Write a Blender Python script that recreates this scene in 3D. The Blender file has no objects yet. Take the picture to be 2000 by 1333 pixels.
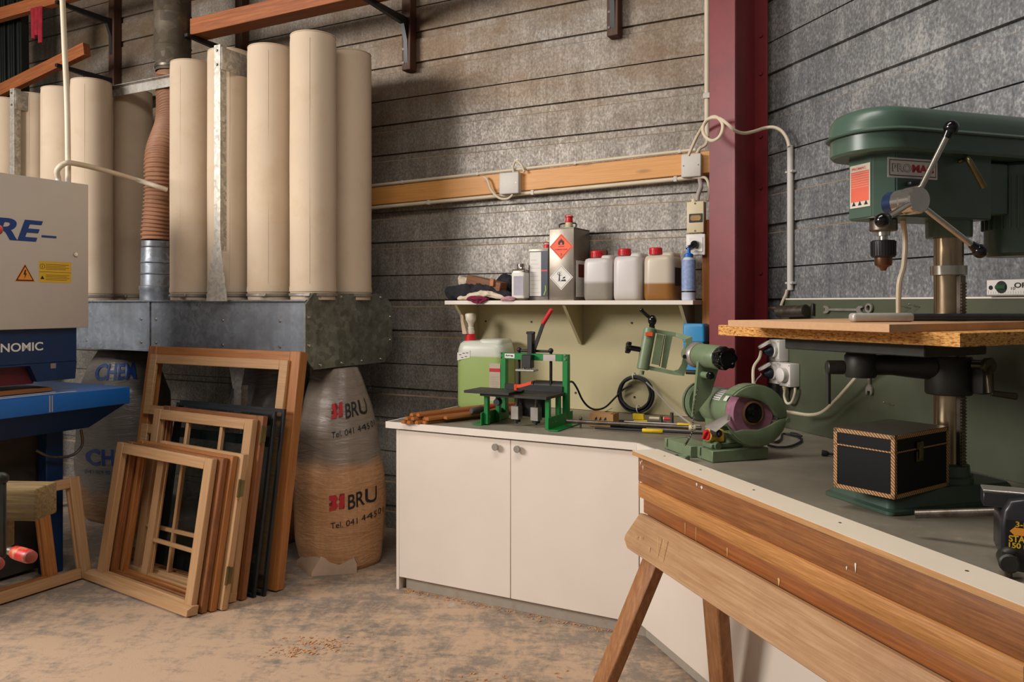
import bpy, bmesh, math, random
from mathutils import Vector, Matrix, noise
random.seed(7)
SC = bpy.context.scene
COL = SC.collection
PI = math.pi
rad = math.radians

# ------------------------------------------------------------------ camera
EYE = 1.54
cam_d = bpy.data.cameras.new('camera')
cam_d.sensor_width = 36.0
cam_d.lens = 36.0 * 1555.0 / 2000.0
cam_d.shift_y = -(666.5 - 592.0) / 2000.0
cam_d.clip_start = 0.05
cam = bpy.data.objects.new('camera', cam_d)
COL.objects.link(cam)
cam.location = (0, 0, EYE)
cam.rotation_euler = (rad(90), 0, 0)
SC.camera = cam

# ------------------------------------------------------------------ exposure, sky, window light
SC.view_settings.view_transform = 'Standard'
SC.view_settings.look = 'None'
SC.view_settings.exposure = -0.1
SC.view_settings.gamma = 1.0
SC.view_settings.use_curve_mapping = False
W = bpy.data.worlds.new('hall_ambient')
SC.world = W
W.use_nodes = True
# the hall around: brighter towards the windows at the left, dim towards the right and the roof
_n = W.node_tree.nodes; _l = W.node_tree.links
_tc = _n.new('ShaderNodeTexCoord'); _sx = _n.new('ShaderNodeSeparateXYZ'); _l.new(_tc.outputs['Generated'], _sx.inputs[0])
_rp = _n.new('ShaderNodeValToRGB'); _mr = _n.new('ShaderNodeMapRange')
_mr.inputs['From Min'].default_value = -1.0; _mr.inputs['From Max'].default_value = 1.0
_l.new(_sx.outputs[0], _mr.inputs['Value']); _l.new(_mr.outputs[0], _rp.inputs[0])
_rp.color_ramp.elements[0].color = (0.42, 0.40, 0.37, 1); _rp.color_ramp.elements[1].color = (0.05, 0.045, 0.040, 1)
_l.new(_rp.outputs[0], _n['Background'].inputs[0])
_n['Background'].inputs[1].default_value = 0.75

def area(name, loc, target, sx, sy, power, col):
    d = bpy.data.lights.new(name, 'AREA')
    d.shape = 'RECTANGLE'; d.size = sx; d.size_y = sy
    d.energy = power; d.color = col
    o = bpy.data.objects.new(name, d)
    COL.objects.link(o)
    o.location = loc
    o.rotation_euler = (Vector(target) - Vector(loc)).to_track_quat('-Z', 'Y').to_euler()
    return o
area('daylight_left_windows', (-5.8, 1.6, 3.4), (0.2, 3.6, 1.2), 2.6, 1.6, 405, (1.0, 0.945, 0.90))
area('overhead_lamp_row', (-0.5, 1.9, 4.1), (-0.4, 2.6, 0.0), 2.6, 0.7, 82, (1.0, 0.935, 0.88))

# ------------------------------------------------------------------ frames of the two walls (they meet at about 135 degrees)
def frame(deg):
    return Matrix.Translation((0.5676, 3.632, 0)) @ Matrix.Rotation(rad(deg), 4, 'Z')
FB = frame(-27.8)     # back wall: x runs right along the wall, y runs into the wall; origin = front bend of the worktop
FR = frame(-72.5)     # right wall
FBI, FRI = FB.inverted(), FR.inverted()
def T(x, y=0, z=0): return Matrix.Translation((x, y, z))
def RX(d): return Matrix.Rotation(rad(d), 4, 'X')
def RY(d): return Matrix.Rotation(rad(d), 4, 'Y')
def RZ(d): return Matrix.Rotation(rad(d), 4, 'Z')

# sight lines from the surveyed camera point, met with real planes of the room (survey only)
FPX, HY = 1555.0, 592.0
def ray(px, py): return Vector(((px - 1000) / FPX, 1.0, -(py - HY) / FPX))
def atz(px, py, z):
    r = ray(px, py); k = (z - EYE) / r.z
    return Vector((r.x * k, r.y * k, z))
def aty(px, py, Y):
    r = ray(px, py) * Y
    return Vector((r.x, r.y, EYE + r.z))
def plane_hit(fi, px, py, ax, val):
    o = fi @ Vector((0, 0, EYE)); d = fi.to_3x3() @ ray(px, py)
    return o + d * ((val - o[ax]) / d[ax])
def onB(px, py, by): return plane_hit(FBI, px, py, 1, by)
def onBx(px, py, bx): return plane_hit(FBI, px, py, 0, bx)
def onR(px, py, by): return plane_hit(FRI, px, py, 1, by)
def onRx(px, py, bx): return plane_hit(FRI, px, py, 0, bx)
def inB(v): return FBI @ v
def inR(v): return FRI @ v

# ------------------------------------------------------------------ materials
def C(h):
    h = h.lstrip('#')
    v = [int(h[i:i + 2], 16) / 255 for i in (0, 2, 4)]
    return tuple((c / 12.92 if c <= 0.04045 else ((c + 0.055) / 1.055) ** 2.4) for c in v) + (1.0,)
class NT:
    def __init__(s, name):
        s.m = bpy.data.materials.new(name); s.m.use_nodes = True
        s.t = s.m.node_tree; s.b = s.t.nodes['Principled BSDF']
        s._o = None
    def n(s, typ, **kw):
        nd = s.t.nodes.new(typ)
        for k, v in kw.items(): setattr(nd, k, v)
        return nd
    def l(s, a, b): s.t.links.new(a, b)
    def obj(s):
        if s._o is None: s._o = s.n('ShaderNodeTexCoord').outputs['Object']
        return s._o
    def mapped(s, scale, rot=(0, 0, 0), src=None):
        mp = s.n('ShaderNodeMapping'); mp.inputs['Scale'].default_value = scale; mp.inputs['Rotation'].default_value = rot
        s.l(src or s.obj(), mp.inputs['Vector']); return mp.outputs[0]
    def noise(s, vec, scale, detail=4, rough=0.55, dist=0.0):
        nd = s.n('ShaderNodeTexNoise'); nd.inputs['Scale'].default_value = scale
        nd.inputs['Detail'].default_value = detail; nd.inputs['Roughness'].default_value = rough
        nd.inputs['Distortion'].default_value = dist
        s.l(vec, nd.inputs['Vector']); return nd.outputs['Fac']
    def ramp(s, fac, *stops):
        nd = s.n('ShaderNodeValToRGB'); e = nd.color_ramp.elements
        while len(e) < len(stops): e.new(0.5)
        for el, (p, c) in zip(e, stops): el.position = p; el.color = c
        s.l(fac, nd.inputs[0]); return nd.outputs[0]
    def mix(s, fac, a, b, mode='MIX'):
        nd = s.n('ShaderNodeMix', data_type='RGBA', blend_type=mode)
        for sock, v in ((nd.inputs[0], fac), (nd.inputs[6], a), (nd.inputs[7], b)):
            if isinstance(v, (int, float, tuple)): sock.default_value = v
            else: s.l(v, sock)
        return nd.outputs[2]
    def math(s, op, a, b=None):
        nd = s.n('ShaderNodeMath', operation=op)
        for i, v in enumerate((a, b)):
            if v is None: continue
            if isinstance(v, (int, float)): nd.inputs[i].default_value = v
            else: s.l(v, nd.inputs[i])
        return nd.outputs[0]
    def set(s, col=None, rough=0.6, metal=0.0, bump=None, bs=0.15, bd=0.002, **kw):
        if col is not None:
            if isinstance(col, tuple): s.b.inputs['Base Color'].default_value = col
            else: s.l(col, s.b.inputs['Base Color'])
        for k, v in (('Roughness', rough), ('Metallic', metal)):
            if isinstance(v, (int, float)): s.b.inputs[k].default_value = v
            else: s.l(v, s.b.inputs[k])
        if bump is not None:
            bn = s.n('ShaderNodeBump'); bn.inputs['Strength'].default_value = bs; bn.inputs['Distance'].default_value = bd
            s.l(bump, bn.inputs['Height']); s.l(bn.outputs[0], s.b.inputs['Normal'])
        for k, v in kw.items(): s.b.inputs[k.replace('_', ' ')].default_value = v
        return s.m
def G(v): return (v, v, v, 1)
def paint(name, h, rough=0.5, metal=0.0, var=0.16, scale=9.0, bump=0.0, dirt=None, dirt_amt=0.5, **kw):
    """plain surface with slight mottling, optional dirt patches"""
    k = NT(name); c = C(h)
    f = k.noise(k.obj(), scale, 5)
    lo = tuple(x * (1 - var) for x in c[:3]) + (1,); hi = tuple(min(1, x * (1 + var)) for x in c[:3]) + (1,)
    col = k.ramp(f, (0.3, lo), (0.7, hi))
    if dirt:
        d = k.noise(k.obj(), scale * 0.7 + 3, 8, 0.7)
        col = k.mix(k.ramp(d, (0.52, G(0)), (0.68, G(dirt_amt))), col, C(dirt))
    fine = k.noise(k.obj(), 180, 3)
    return k.set(col, rough, metal, fine if bump else None, bump, 0.001, **kw)
AX = {'x': (1, 30, 30), 'y': (30, 1, 30), 'z': (30, 30, 1)}
def wood(name, light, dark, axis='x', rough=0.6, scale=3.0, stain=None, stain_amt=0.6, knots=False, contrast=1.0):
    k = NT(name)
    v = k.mapped(AX[axis])
    g = k.noise(v, scale, 7, 0.65, 0.6)
    f2 = k.noise(k.mapped(tuple(a * (5 if a > 1 else 0.6) for a in AX[axis])), scale, 3, 0.6)
    w = 0.22 / contrast
    col = k.ramp(g, (0.5 - w, C(dark)), (0.5, tuple((a + b) / 2 for a, b in zip(C(dark), C(light)))), (0.5 + w * 0.8, C(light)))
    col = k.mix(k.ramp(f2, (0.35, G(0.35)), (0.6, G(0))), col, C(dark))
    if knots:
        vo = k.n('ShaderNodeTexVoronoi'); vo.inputs['Scale'].default_value = 1.0
        k.l(k.mapped(tuple(2.2 if a == 1 else 9.0 for a in AX[axis])), vo.inputs['Vector'])
        col = k.mix(k.ramp(vo.outputs['Distance'], (0.05, G(0.9)), (0.16, G(0))), col, C('#5a3218'))
    if stain:
        d = k.noise(k.obj(), 2.4, 7, 0.7)
        col = k.mix(k.ramp(d, (0.48, G(0)), (0.68, G(stain_amt))), col, C(stain))
    return k.set(col, rough, 0, g, 0.12, 0.002)
def galv(name, h, metal=0.55, rough=0.42, spangle=55, var=0.35, dirt=None, dirt_amt=0.6, dscale=3.0, streak=True):
    k = NT(name); c = C(h)
    vo = k.n('ShaderNodeTexVoronoi'); vo.inputs['Scale'].default_value = spangle
    nz = k.n('ShaderNodeTexNoise'); nz.inputs['Scale'].default_value = 14
    k.l(k.obj(), nz.inputs['Vector'])
    k.l(k.mix(0.06, k.obj(), nz.outputs['Color']), vo.inputs['Vector'])
    lo = tuple(x * (1 - var) for x in c[:3]) + (1,); hi = tuple(min(1, x * (1 + var)) for x in c[:3]) + (1,)
    sep = k.n('ShaderNodeSeparateColor'); k.l(vo.outputs['Color'], sep.inputs[0])
    f = k.math('ADD', k.math('MULTIPLY', sep.outputs[0], 0.5), k.math('MULTIPLY', k.noise(k.obj(), 5, 6, 0.65), 0.6))
    col = k.ramp(f, (0.25, lo), (0.85, hi))
    if streak:
        st = k.noise(k.mapped((22, 22, 0.9)), 1.0, 5, 0.6)
        col = k.mix(k.ramp(st, (0.4, G(0.35)), (0.6, G(0))), col, tuple(x * 0.55 for x in c[:3]) + (1,))
    if dirt:
        d = k.noise(k.mapped((1, 1, 1.6)), dscale, 7, 0.68)
        col = k.mix(k.ramp(d, (0.42, G(0)), (0.64, G(dirt_amt))), col, C(dirt))
    r = k.ramp(f, (0.2, G(rough + 0.12)), (0.9, G(rough - 0.08)))
    return k.set(col, r, metal, f, 0.05, 0.001)

M = {}
M['door_white'] = paint('white_laminate', '#dcd0c2', 0.45, var=0.03, scale=3)
M['edge_white'] = paint('white_edge_band', '#dfd5c8', 0.4, var=0.04)
M['toe_grey'] = paint('toe_kick_grey', '#a69c8e', 0.5, var=0.08, dirt='#8f7558')
M['panel_olive'] = paint('olive_panel', '#beb289', 0.62, var=0.05, scale=2.5)
M['panel_green'] = paint('green_panel', '#484c38', 0.6, var=0.12, scale=5, dirt='#4c503c', dirt_amt=0.4)
M['red_steel'] = paint('oxide_red_steel', '#742328', 0.42, var=0.14, scale=6, dirt='#4a1a1c', dirt_amt=0.35)
M['black'] = paint('black_paint', '#1a1a1c', 0.45, var=0.2)
M['black_gloss'] = paint('black_bakelite', '#0d0d0f', 0.14, var=0.1)
M['rubber'] = paint('black_rubber', '#1c1e22', 0.55, var=0.15)
M['steel'] = paint('bright_steel', '#b9b2a6', 0.26, 0.95, var=0.1, scale=20)
M['steel_dark'] = paint('worn_dark_steel', '#6e665c', 0.38, 0.8, var=0.3, scale=25, dirt='#4a3626', dirt_amt=0.6)
M['steel_worn'] = paint('worn_grey_metal', '#a29c92', 0.4, 0.6, var=0.18, scale=18)
M['iron'] = paint('dark_cast_iron', '#35342f', 0.5, 0.4, var=0.25, scale=20)
M['alu'] = paint('aluminium', '#b9b5ac', 0.35, 0.7, var=0.08)
M['chrome'] = paint('chrome', '#d6d3cd', 0.1, 1.0, var=0.02)
M['brass'] = paint('aged_brass', '#6f633f', 0.35, 0.8, var=0.2)
M['galv'] = galv('galvanised_rail', '#b9b4aa', dirt='#8a7a62', dirt_amt=0.3)
M['galv_blue'] = galv('galvanised_duct_sheet', '#8d939c', 0.6, 0.36, spangle=40, dirt='#5b5a55', dirt_amt=0.45)
M['galv_dark'] = galv('dull_stained_plate', '#7d7d74', 0.45, 0.42, spangle=30, dirt='#4a463b', dirt_amt=0.6, dscale=5, streak=False)
M['duct_old'] = galv('dusty_round_duct', '#5c5140', 0.2, 0.68, spangle=20, dirt='#41362a', dirt_amt=0.6)
M['cloth'] = paint('cream_filter_cloth', '#c9b59c', 0.9, var=0.05, scale=2.2, bump=0.12, dirt='#bb9f7a', dirt_amt=0.35)
M['cable_cream'] = paint('cream_cable', '#cdbfa6', 0.5, var=0.06)
M['white_plastic'] = paint('white_plastic', '#d8d2cb', 0.4, var=0.05)
M['grey_plastic'] = paint('grey_junction_plastic', '#c0bbb2', 0.5, var=0.04)
M['cream_plastic'] = paint('cream_plastic', '#c9bb98', 0.5, var=0.05)
M['yellow_plastic'] = paint('yellow_plastic', '#c9a53c', 0.5, var=0.06)
M['red_plastic'] = paint('red_plastic', '#c4232a', 0.38, var=0.06)
M['orange_plastic'] = paint('orange_lever', '#e2491f', 0.4, var=0.05)
M['blue_plastic'] = paint('blue_plastic', '#2f86b8', 0.42, var=0.06)
M['mgreen'] = paint('machine_green', '#6f8061', 0.38, var=0.1, scale=12, dirt='#58644b', dirt_amt=0.4)
M['dgreen'] = paint('drill_press_green', '#43584b', 0.34, var=0.08, scale=8, dirt='#3c4f43', dirt_amt=0.3)
M['pgreen'] = paint('press_green', '#0a7a35', 0.38, var=0.1)
M['sander_grey'] = paint('light_grey_enamel', '#c2b9ac', 0.5, var=0.02, bump=0.05)
M['sander_blue'] = paint('blue_enamel', '#1763b4', 0.42, var=0.06, bump=0.06)
M['sander_navy'] = paint('navy_enamel', '#0b2c52', 0.45, var=0.08)
M['ink_blue'] = paint('blue_print', '#103a78', 0.5, var=0.03)
M['ink_black'] = paint('black_print', '#17171a', 0.6, var=0.03)
M['ink_red'] = paint('red_print', '#b32630', 0.55, var=0.05)
M['ink_grey'] = paint('grey_print', '#a39a92', 0.6, var=0.03)
M['ink_white'] = paint('white_label', '#dcd8d0', 0.55, var=0.03)
M['label_yellow'] = paint('yellow_label', '#d4aa2c', 0.5, var=0.03)
M['label_orange'] = paint('orange_label', '#ee5a2c', 0.5, var=0.03)
M['label_amber'] = paint('amber_sign', '#e2902e', 0.5, var=0.03)
M['sash'] = {a: wood('sash_pine_' + a, '#c69f75', '#a57a4e', a, 0.55, contrast=0.8) for a in 'xyz'}
M['sash_old'] = {a: wood('old_sash_' + a, '#a3693a', '#6a3b1c', a, 0.5, stain='#3f2614', stain_amt=0.5) for a in 'xyz'}
M['sash_oak'] = {a: wood('oiled_oak_' + a, '#b9793f', '#8a5429', a, 0.5) for a in 'xyz'}
M['beam'] = wood('orange_pine_beam', '#dba15e', '#bd8038', 'x', 0.5, knots=True, contrast=0.6)
M['post'] = wood('orange_pine_post', '#bd7436', '#8f5220', 'z', 0.5)
M['rack'] = wood('rack_plank', '#b56a36', '#7e421c', 'x', 0.6)
M['rack_z'] = wood('rack_post_wood', '#5a3620', '#38200f', 'z', 0.6)
M['t_dark'] = wood('trestle_dark_plank', '#a9703f', '#6f3f1e', 'x', 0.5, 4.5, stain='#573017', stain_amt=0.5)
M['t_light'] = wood('trestle_light_plank', '#c98f52', '#9a6430', 'x', 0.55, 6, contrast=1.3)
M['t_red'] = wood('trestle_red_plank', '#b06d37', '#78401c', 'x', 0.5, 4.5, stain='#8a5a34', stain_amt=0.5)
M['t_apron'] = wood('trestle_worn_board', '#bd9972', '#9c7048', 'x', 0.65, 4, stain='#8f6a48', stain_amt=0.6)
M['t_leg'] = wood('trestle_leg_wood', '#b07b4c', '#7f4f2a', 'z', 0.6, 2.0)
M['moulding'] = wood('moulding_strip', '#bd7a40', '#8a4f28', 'x', 0.5, 3.0)
M['cap_top'] = paint('pale_board_face', '#e3d6c0', 0.5, var=0.04, scale=4)
M['cap_edge'] = wood('pale_board_edge', '#c79a66', '#a97848', 'x', 0.6, 5)
M['mdf'] = paint('mdf_board', '#c69b72', 0.75, var=0.06, scale=60)
M['oldwood'] = wood('weathered_timber', '#a68c5c', '#54401f', 'x', 0.85, 4.0, stain='#6a5838', stain_amt=0.8)
M['blockwood'] = wood('brown_hardwood', '#94603a', '#5d351b', 'x', 0.6)
M['paper'] = paint('cardboard', '#a9804f', 0.8, var=0.08)
M['tape'] = paint('yellow_tape', '#d8b411', 0.4, var=0.12, scale=40)
M['rag_black'] = paint('black_rag', '#26242a', 0.95, var=0.3, scale=30)
M['rag_cream'] = paint('cream_rag', '#d2c2aa', 0.95, var=0.1, scale=30)
M['rag_wine'] = paint('wine_rag', '#7a1c3a', 0.9, var=0.3, scale=40)
M['rag_pink'] = paint('pink_rag', '#b78a90', 0.95, var=0.2, scale=60)
M['pink_stone'] = paint('pink_grinding_stone', '#8f5f72', 0.85, var=0.15, scale=60, bump=0.2)
M['hose'] = paint('brown_flexible_hose', '#8d6247', 0.6, var=0.15, dirt='#a8835c', dirt_amt=0.4)
M['tin'] = paint('tinplate', '#8f867a', 0.38, 0.75, var=0.14, scale=4, dirt='#75583c', dirt_amt=0.7)
M['steel_col'] = paint('column_steel', '#a08c70', 0.24, 0.95, var=0.18, scale=10, dirt='#5a4128', dirt_amt=0.5)
M['bronze'] = paint('brown_steel', '#6a4a34', 0.35, 0.8, var=0.2)
M['dial_blue'] = paint('blue_feed_dial', '#3a4a72', 0.3, 0.7, var=0.1)
M['hub_steel'] = paint('turned_hub_steel', '#cbc6bd', 0.18, 0.9, var=0.06)
M['crank'] = paint('oily_crank_steel', '#4d4636', 0.35, 0.7, var=0.2)
M['grip_alloy'] = paint('alloy_grip', '#b7b0a8', 0.42, 0.35, var=0.1, scale=30)
M['pipe_dark'] = paint('dark_pipe', '#3a3c40', 0.35, 0.5, var=0.2, scale=15)
M['case_black'] = paint('black_film_face', '#0a0a0b', 0.5, var=0.1, Specular_IOR_Level=0.25)
M['case_top'] = paint('dark_film_top', '#47423f', 0.38, var=0.1)
M['vise_black'] = paint('vise_black_paint', '#27272a', 0.32, var=0.2, scale=30, bump=0.1)
def chip():
    k = NT('particle_board')
    n1 = k.noise(k.mapped((60, 60, 190)), 1.0, 4, 0.7)
    col = k.ramp(n1, (0.36, C('#6b3d16')), (0.47, C('#c8893f')), (0.62, C('#dfae66')))
    return k.set(col, 0.75, 0, n1, 0.2, 0.002)
M['chip'] = chip()
def plywood():
    k = NT('birch_plywood_edge')
    w = k.n('ShaderNodeTexWave'); w.wave_type = 'BANDS'; w.bands_direction = 'DIAGONAL'
    w.inputs['Scale'].default_value = 60; w.inputs['Distortion'].default_value = 0.6
    k.l(k.obj(), w.inputs['Vector'])
    col = k.ramp(w.outputs['Fac'], (0.3, C('#6f4526')), (0.6, C('#c79a66')))
    return k.set(col, 0.6)
M['ply'] = plywood()
def clear(name, h, rough=0.05, trans=1.0, alpha=1.0):
    k = NT(name)
    return k.set(C(h), rough, 0, Transmission_Weight=trans, Alpha=alpha, IOR=1.45)
M['pane'] = clear('window_pane', '#2a3532', 0.03, 0.0, 0.10)
def milky(name, low, high, split, soft=0.01, rough=0.35):
    """translucent polyethylene, liquid seen through it up to the split height (object z)"""
    k = NT(name)
    sep = k.n('ShaderNodeSeparateXYZ'); k.l(k.obj(), sep.inputs[0])
    mr = k.n('ShaderNodeMapRange'); mr.inputs['From Min'].default_value = split - soft; mr.inputs['From Max'].default_value = split + soft
    k.l(sep.outputs[2], mr.inputs['Value'])
    col = k.mix(mr.outputs[0], C(low), C(high))
    return k.set(col, rough, 0, Subsurface_Weight=0.25, Subsurface_Scale=0.02)
def sack_mat(name, bag, fill, level, rough=0.35):
    k = NT(name)
    sep = k.n('ShaderNodeSeparateXYZ'); k.l(k.obj(), sep.inputs[0])
    wv = k.noise(k.obj(), 3.0, 5, 0.6)
    z = k.math('ADD', sep.outputs[2], k.math('MULTIPLY', k.math('SUBTRACT', wv, 0.5), 0.22))
    mr = k.n('ShaderNodeMapRange'); mr.inputs['From Min'].default_value = level - 0.03; mr.inputs['From Max'].default_value = level + 0.04
    k.l(z, mr.inputs['Value'])
    grain = k.noise(k.obj(), 45, 5, 0.7)
    f = C(fill)
    fillc = k.ramp(grain, (0.3, tuple(x * 0.72 for x in f[:3]) + (1,)), (0.7, f))
    dust = k.noise(k.obj(), 9, 6, 0.7)
    b = C(bag)
    bagc = k.ramp(dust, (0.35, tuple(x * 0.85 for x in b[:3]) + (1,)), (0.7, tuple(min(1, x * 1.12) for x in b[:3]) + (1,)))
    wr = k.noise(k.mapped((3, 3, 16)), 1.6, 5, 0.6, 1.2)
    return k.set(k.mix(mr.outputs[0], fillc, bagc), rough, 0, wr, 0.5, 0.02)

# ------------------------------------------------------------------ mesh builder
class MB:
    def __init__(s, X=None):
        s.bm = bmesh.new(); s.X = X or Matrix.Identity(4)
    def _add(s, src, mi=0, X=None):
        X = s.X @ X if X is not None else s.X
        vm = {v: s.bm.verts.new(X @ v.co) for v in src.verts}
        for f in src.faces:
            try:
                nf = s.bm.faces.new([vm[v] for v in f.verts]); nf.material_index = mi; nf.smooth = True
            except ValueError: pass
        src.free(); return s
    def box(s, c, d, bev=0.0, seg=1, rot=None, mi=0):
        b = bmesh.new(); bmesh.ops.create_cube(b, size=1)
        bmesh.ops.scale(b, vec=Vector(d), verts=b.verts)
        if bev > 0:
            bmesh.ops.bevel(b, geom=b.edges[:], offset=min(bev, min(d) * 0.45), segments=seg, affect='EDGES', profile=0.5)
        return s._add(b, mi, T(*c) @ (rot or Matrix.Identity(4)))
    def bx(s, x0, x1, y0, y1, z0, z1, bev=0.0, seg=1, mi=0):
        return s.box(((x0 + x1) / 2, (y0 + y1) / 2, (z0 + z1) / 2), (abs(x1 - x0), abs(y1 - y0), abs(z1 - z0)), bev, seg, None, mi)
    def cyl(s, p0, p1, r0, r1=None, n=24, mi=0, bev=0.0):
        p0, p1 = Vector(p0), Vector(p1); r1 = r0 if r1 is None else r1
        L = (p1 - p0).length
        if bev > 0:
            prof = [(0, 0), (r0 - bev, 0), (r0, bev), (r1, L - bev), (r1 - bev, L), (0, L)]
        else:
            prof = [(0, 0), (r0, 0), (r1, L), (0, L)]
        return s.lathe(prof, p0, p1 - p0, n, mi)
    def lathe(s, prof, o=(0, 0, 0), axis=(0, 0, 1), n=24, mi=0, sx=1.0, sy=1.0, arc=360.0):
        b = bmesh.new(); q = Vector((0, 0, 1)).rotation_difference(Vector(axis).normalized()).to_matrix().to_4x4()
        rings = []; full = arc >= 359.9; nn = n if full else n + 1
        for r, z in prof:
            if r <= 1e-6: rings.append([b.verts.new((0, 0, z))])
            else: rings.append([b.verts.new((r * sx * math.cos(rad(arc) * i / n), r * sy * math.sin(rad(arc) * i / n), z)) for i in range(nn)])
        for A, B in zip(rings, rings[1:]):
            for i in range(n):
                j = (i + 1) % n if full else i + 1
                if len(A) == 1 and len(B) == 1: continue
                if len(A) == 1: b.faces.new((A[0], B[j], B[i]))
                elif len(B) == 1: b.faces.new((A[i], A[j], B[0]))
                else: b.faces.new((A[i], A[j], B[j], B[i]))
        bmesh.ops.recalc_face_normals(b, faces=b.faces[:])
        return s._add(b, mi, T(*o) @ q)
    def tube(s, pts, r, n=10, closed=False, sub=6, mi=0, cap=True):
        pts = [Vector(p) for p in pts]
        if sub > 1 and len(pts) > 2: pts = spline(pts, sub, closed)
        b = bmesh.new(); rings = []; m = len(pts)
        rr = r if callable(r) else (lambda t: r)
        nrm = None
        for i, p in enumerate(pts):
            if closed: t = (pts[(i + 1) % m] - pts[i - 1])
            else: t = pts[min(i + 1, m - 1)] - pts[max(i - 1, 0)]
            t.normalize()
            if nrm is None:
                nrm = t.orthogonal().normalized()
            else:
                nrm = (nrm - t * nrm.dot(t))
                nrm = nrm.normalized() if nrm.length > 1e-6 else t.orthogonal().normalized()
            bi = t.cross(nrm); ra = rr(i / max(1, m - 1))
            rings.append([b.verts.new(p + (nrm * math.cos(2 * PI * k / n) + bi * math.sin(2 * PI * k / n)) * ra) for k in range(n)])
        pairs = list(zip(rings, rings[1:])) + ([(rings[-1], rings[0])] if closed else [])
        for A, B in pairs:
            for k in range(n): b.faces.new((A[k], A[(k + 1) % n], B[(k + 1) % n], B[k]))
        if cap and not closed:
            b.faces.new(rings[0][::-1]); b.faces.new(rings[-1])
        return s._add(b, mi)
    def prism(s, poly, h, X=None, bev=0.0, seg=2, mi=0):
        """2D outline in XY, extruded from z=0 to z=h, then placed by X"""
        b = bmesh.new()
        lo = [b.verts.new((x, y, 0)) for x, y in poly]; hi = [b.verts.new((x, y, h)) for x, y in poly]
        b.faces.new(lo[::-1]); b.faces.new(hi); k = len(poly)
        for i in range(k): b.faces.new((lo[i], lo[(i + 1) % k], hi[(i + 1) % k], hi[i]))
        bmesh.ops.recalc_face_normals(b, faces=b.faces[:])
        if bev > 0:
            ed = [e for e in b.edges if (e.verts[0].co.z > h / 2) == (e.verts[1].co.z > h / 2)]
            bmesh.ops.bevel(b, geom=ed, offset=bev, segments=seg, affect='EDGES', profile=0.5)
        return s._add(b, mi, X)
    def sphere(s, c, r, sc=(1, 1, 1), n=20, mi=0):
        b = bmesh.new(); bmesh.ops.create_uvsphere(b, u_segments=n, v_segments=max(6, n * 2 // 3), radius=r)
        bmesh.ops.scale(b, vec=Vector(sc), verts=b.verts)
        return s._add(b, mi, T(*c))
    def quad(s, a, b_, c, d, mi=0):
        b = bmesh.new(); b.faces.new([b.verts.new(Vector(v)) for v in (a, b_, c, d)]); return s._add(b, mi)
    def loft(s, rings, mi=0, cap=True, closed=True):
        b = bmesh.new(); R = [[b.verts.new(Vector(p)) for p in r] for r in rings]; n = len(R[0])
        for A, B in zip(R, R[1:]):
            for k in range(n if closed else n - 1): b.faces.new((A[k], A[(k + 1) % n], B[(k + 1) % n], B[k]))
        if cap: b.faces.new(R[0][::-1]); b.faces.new(R[-1])
        bmesh.ops.recalc_face_normals(b, faces=b.faces[:])
        return s._add(b, mi)
    def text(s, txt, X, w=None, h=0.05, bold=0.0, shear=0.0, mi=0, th=0.0006, align='LEFT'):
        cu = bpy.data.curves.new('lettering', 'FONT'); cu.body = txt; cu.size = 1.0; cu.offset = bold; cu.shear = shear
        cu.extrude = 0.0; cu.align_x = align
        o = bpy.data.objects.new('lettering_source', cu); COL.objects.link(o)
        bpy.context.view_layer.update()
        me = bpy.data.meshes.new_from_object(o.evaluated_get(bpy.context.evaluated_depsgraph_get()))
        bpy.data.objects.remove(o); bpy.data.curves.remove(cu)
        b = bmesh.new(); b.from_mesh(me); bpy.data.meshes.remove(me)
        xs = [v.co.x for v in b.verts]; ys = [v.co.y for v in b.verts]
        sx = (w / (max(xs) - min(xs))) if w else None; sy = h / (max(ys) - min(ys))
        if sx is None: sx = sy
        x0 = min(xs) if align == 'LEFT' else (min(xs) + max(xs)) / 2; y0 = min(ys)
        for v in b.verts: v.co = Vector(((v.co.x - x0) * sx, (v.co.y - y0) * sy, th))
        return s._add(b, mi, X)
    def build(s, name, mat, parent=None, sharp=40, jit=0.0):
        me = bpy.data.meshes.new(name)
        if jit:
            for v in s.bm.verts: v.co += noise.noise_vector(v.co * 9) * jit
        s.bm.normal_update(); s.bm.to_mesh(me); s.bm.free()
        for m in (mat if isinstance(mat, (list, tuple)) else [mat]): me.materials.append(m)
        me.set_sharp_from_angle(angle=rad(sharp))
        o = bpy.data.objects.new(name, me); COL.objects.link(o)
        if parent is not None: o.parent = parent
        return o
def spline(p, sub, closed=False):
    out = []; n = len(p); rng = range(n) if closed else range(n - 1)
    for i in rng:
        if closed: a, b, c, d = p[i - 1], p[i], p[(i + 1) % n], p[(i + 2) % n]
        else: a, b, c, d = p[max(i - 1, 0)], p[i], p[i + 1], p[min(i + 2, n - 1)]
        for k in range(sub):
            t = k / sub
            out.append(0.5 * ((2 * b) + (c - a) * t + (2 * a - 5 * b + 4 * c - d) * t * t + (3 * b - 3 * c + d - a) * t ** 3))
    if not closed: out.append(p[-1])
    return out
def tag(o, label, cat, group=None, kind=None):
    o['label'] = label; o['category'] = cat
    if group: o['group'] = group
    if kind: o['kind'] = kind
    return o
def thing(name, X, label, cat, group=None):
    o = bpy.data.objects.new(name, None); COL.objects.link(o)
    o.empty_display_size = 0.05; o.matrix_world = X
    return tag(o, label, cat, group)
def solo(name, X, mb, mat, label, cat, group=None, kind=None, sharp=40, jit=0.0):
    o = mb.build(name, mat, None, sharp, jit); o.matrix_world = X
    return tag(o, label, cat, group, kind)
def struct(name, X, mb, mat, label=None):
    o = mb.build(name, mat); o.matrix_world = X; o['kind'] = 'structure'
    if label: o['label'] = label
    return o
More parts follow.
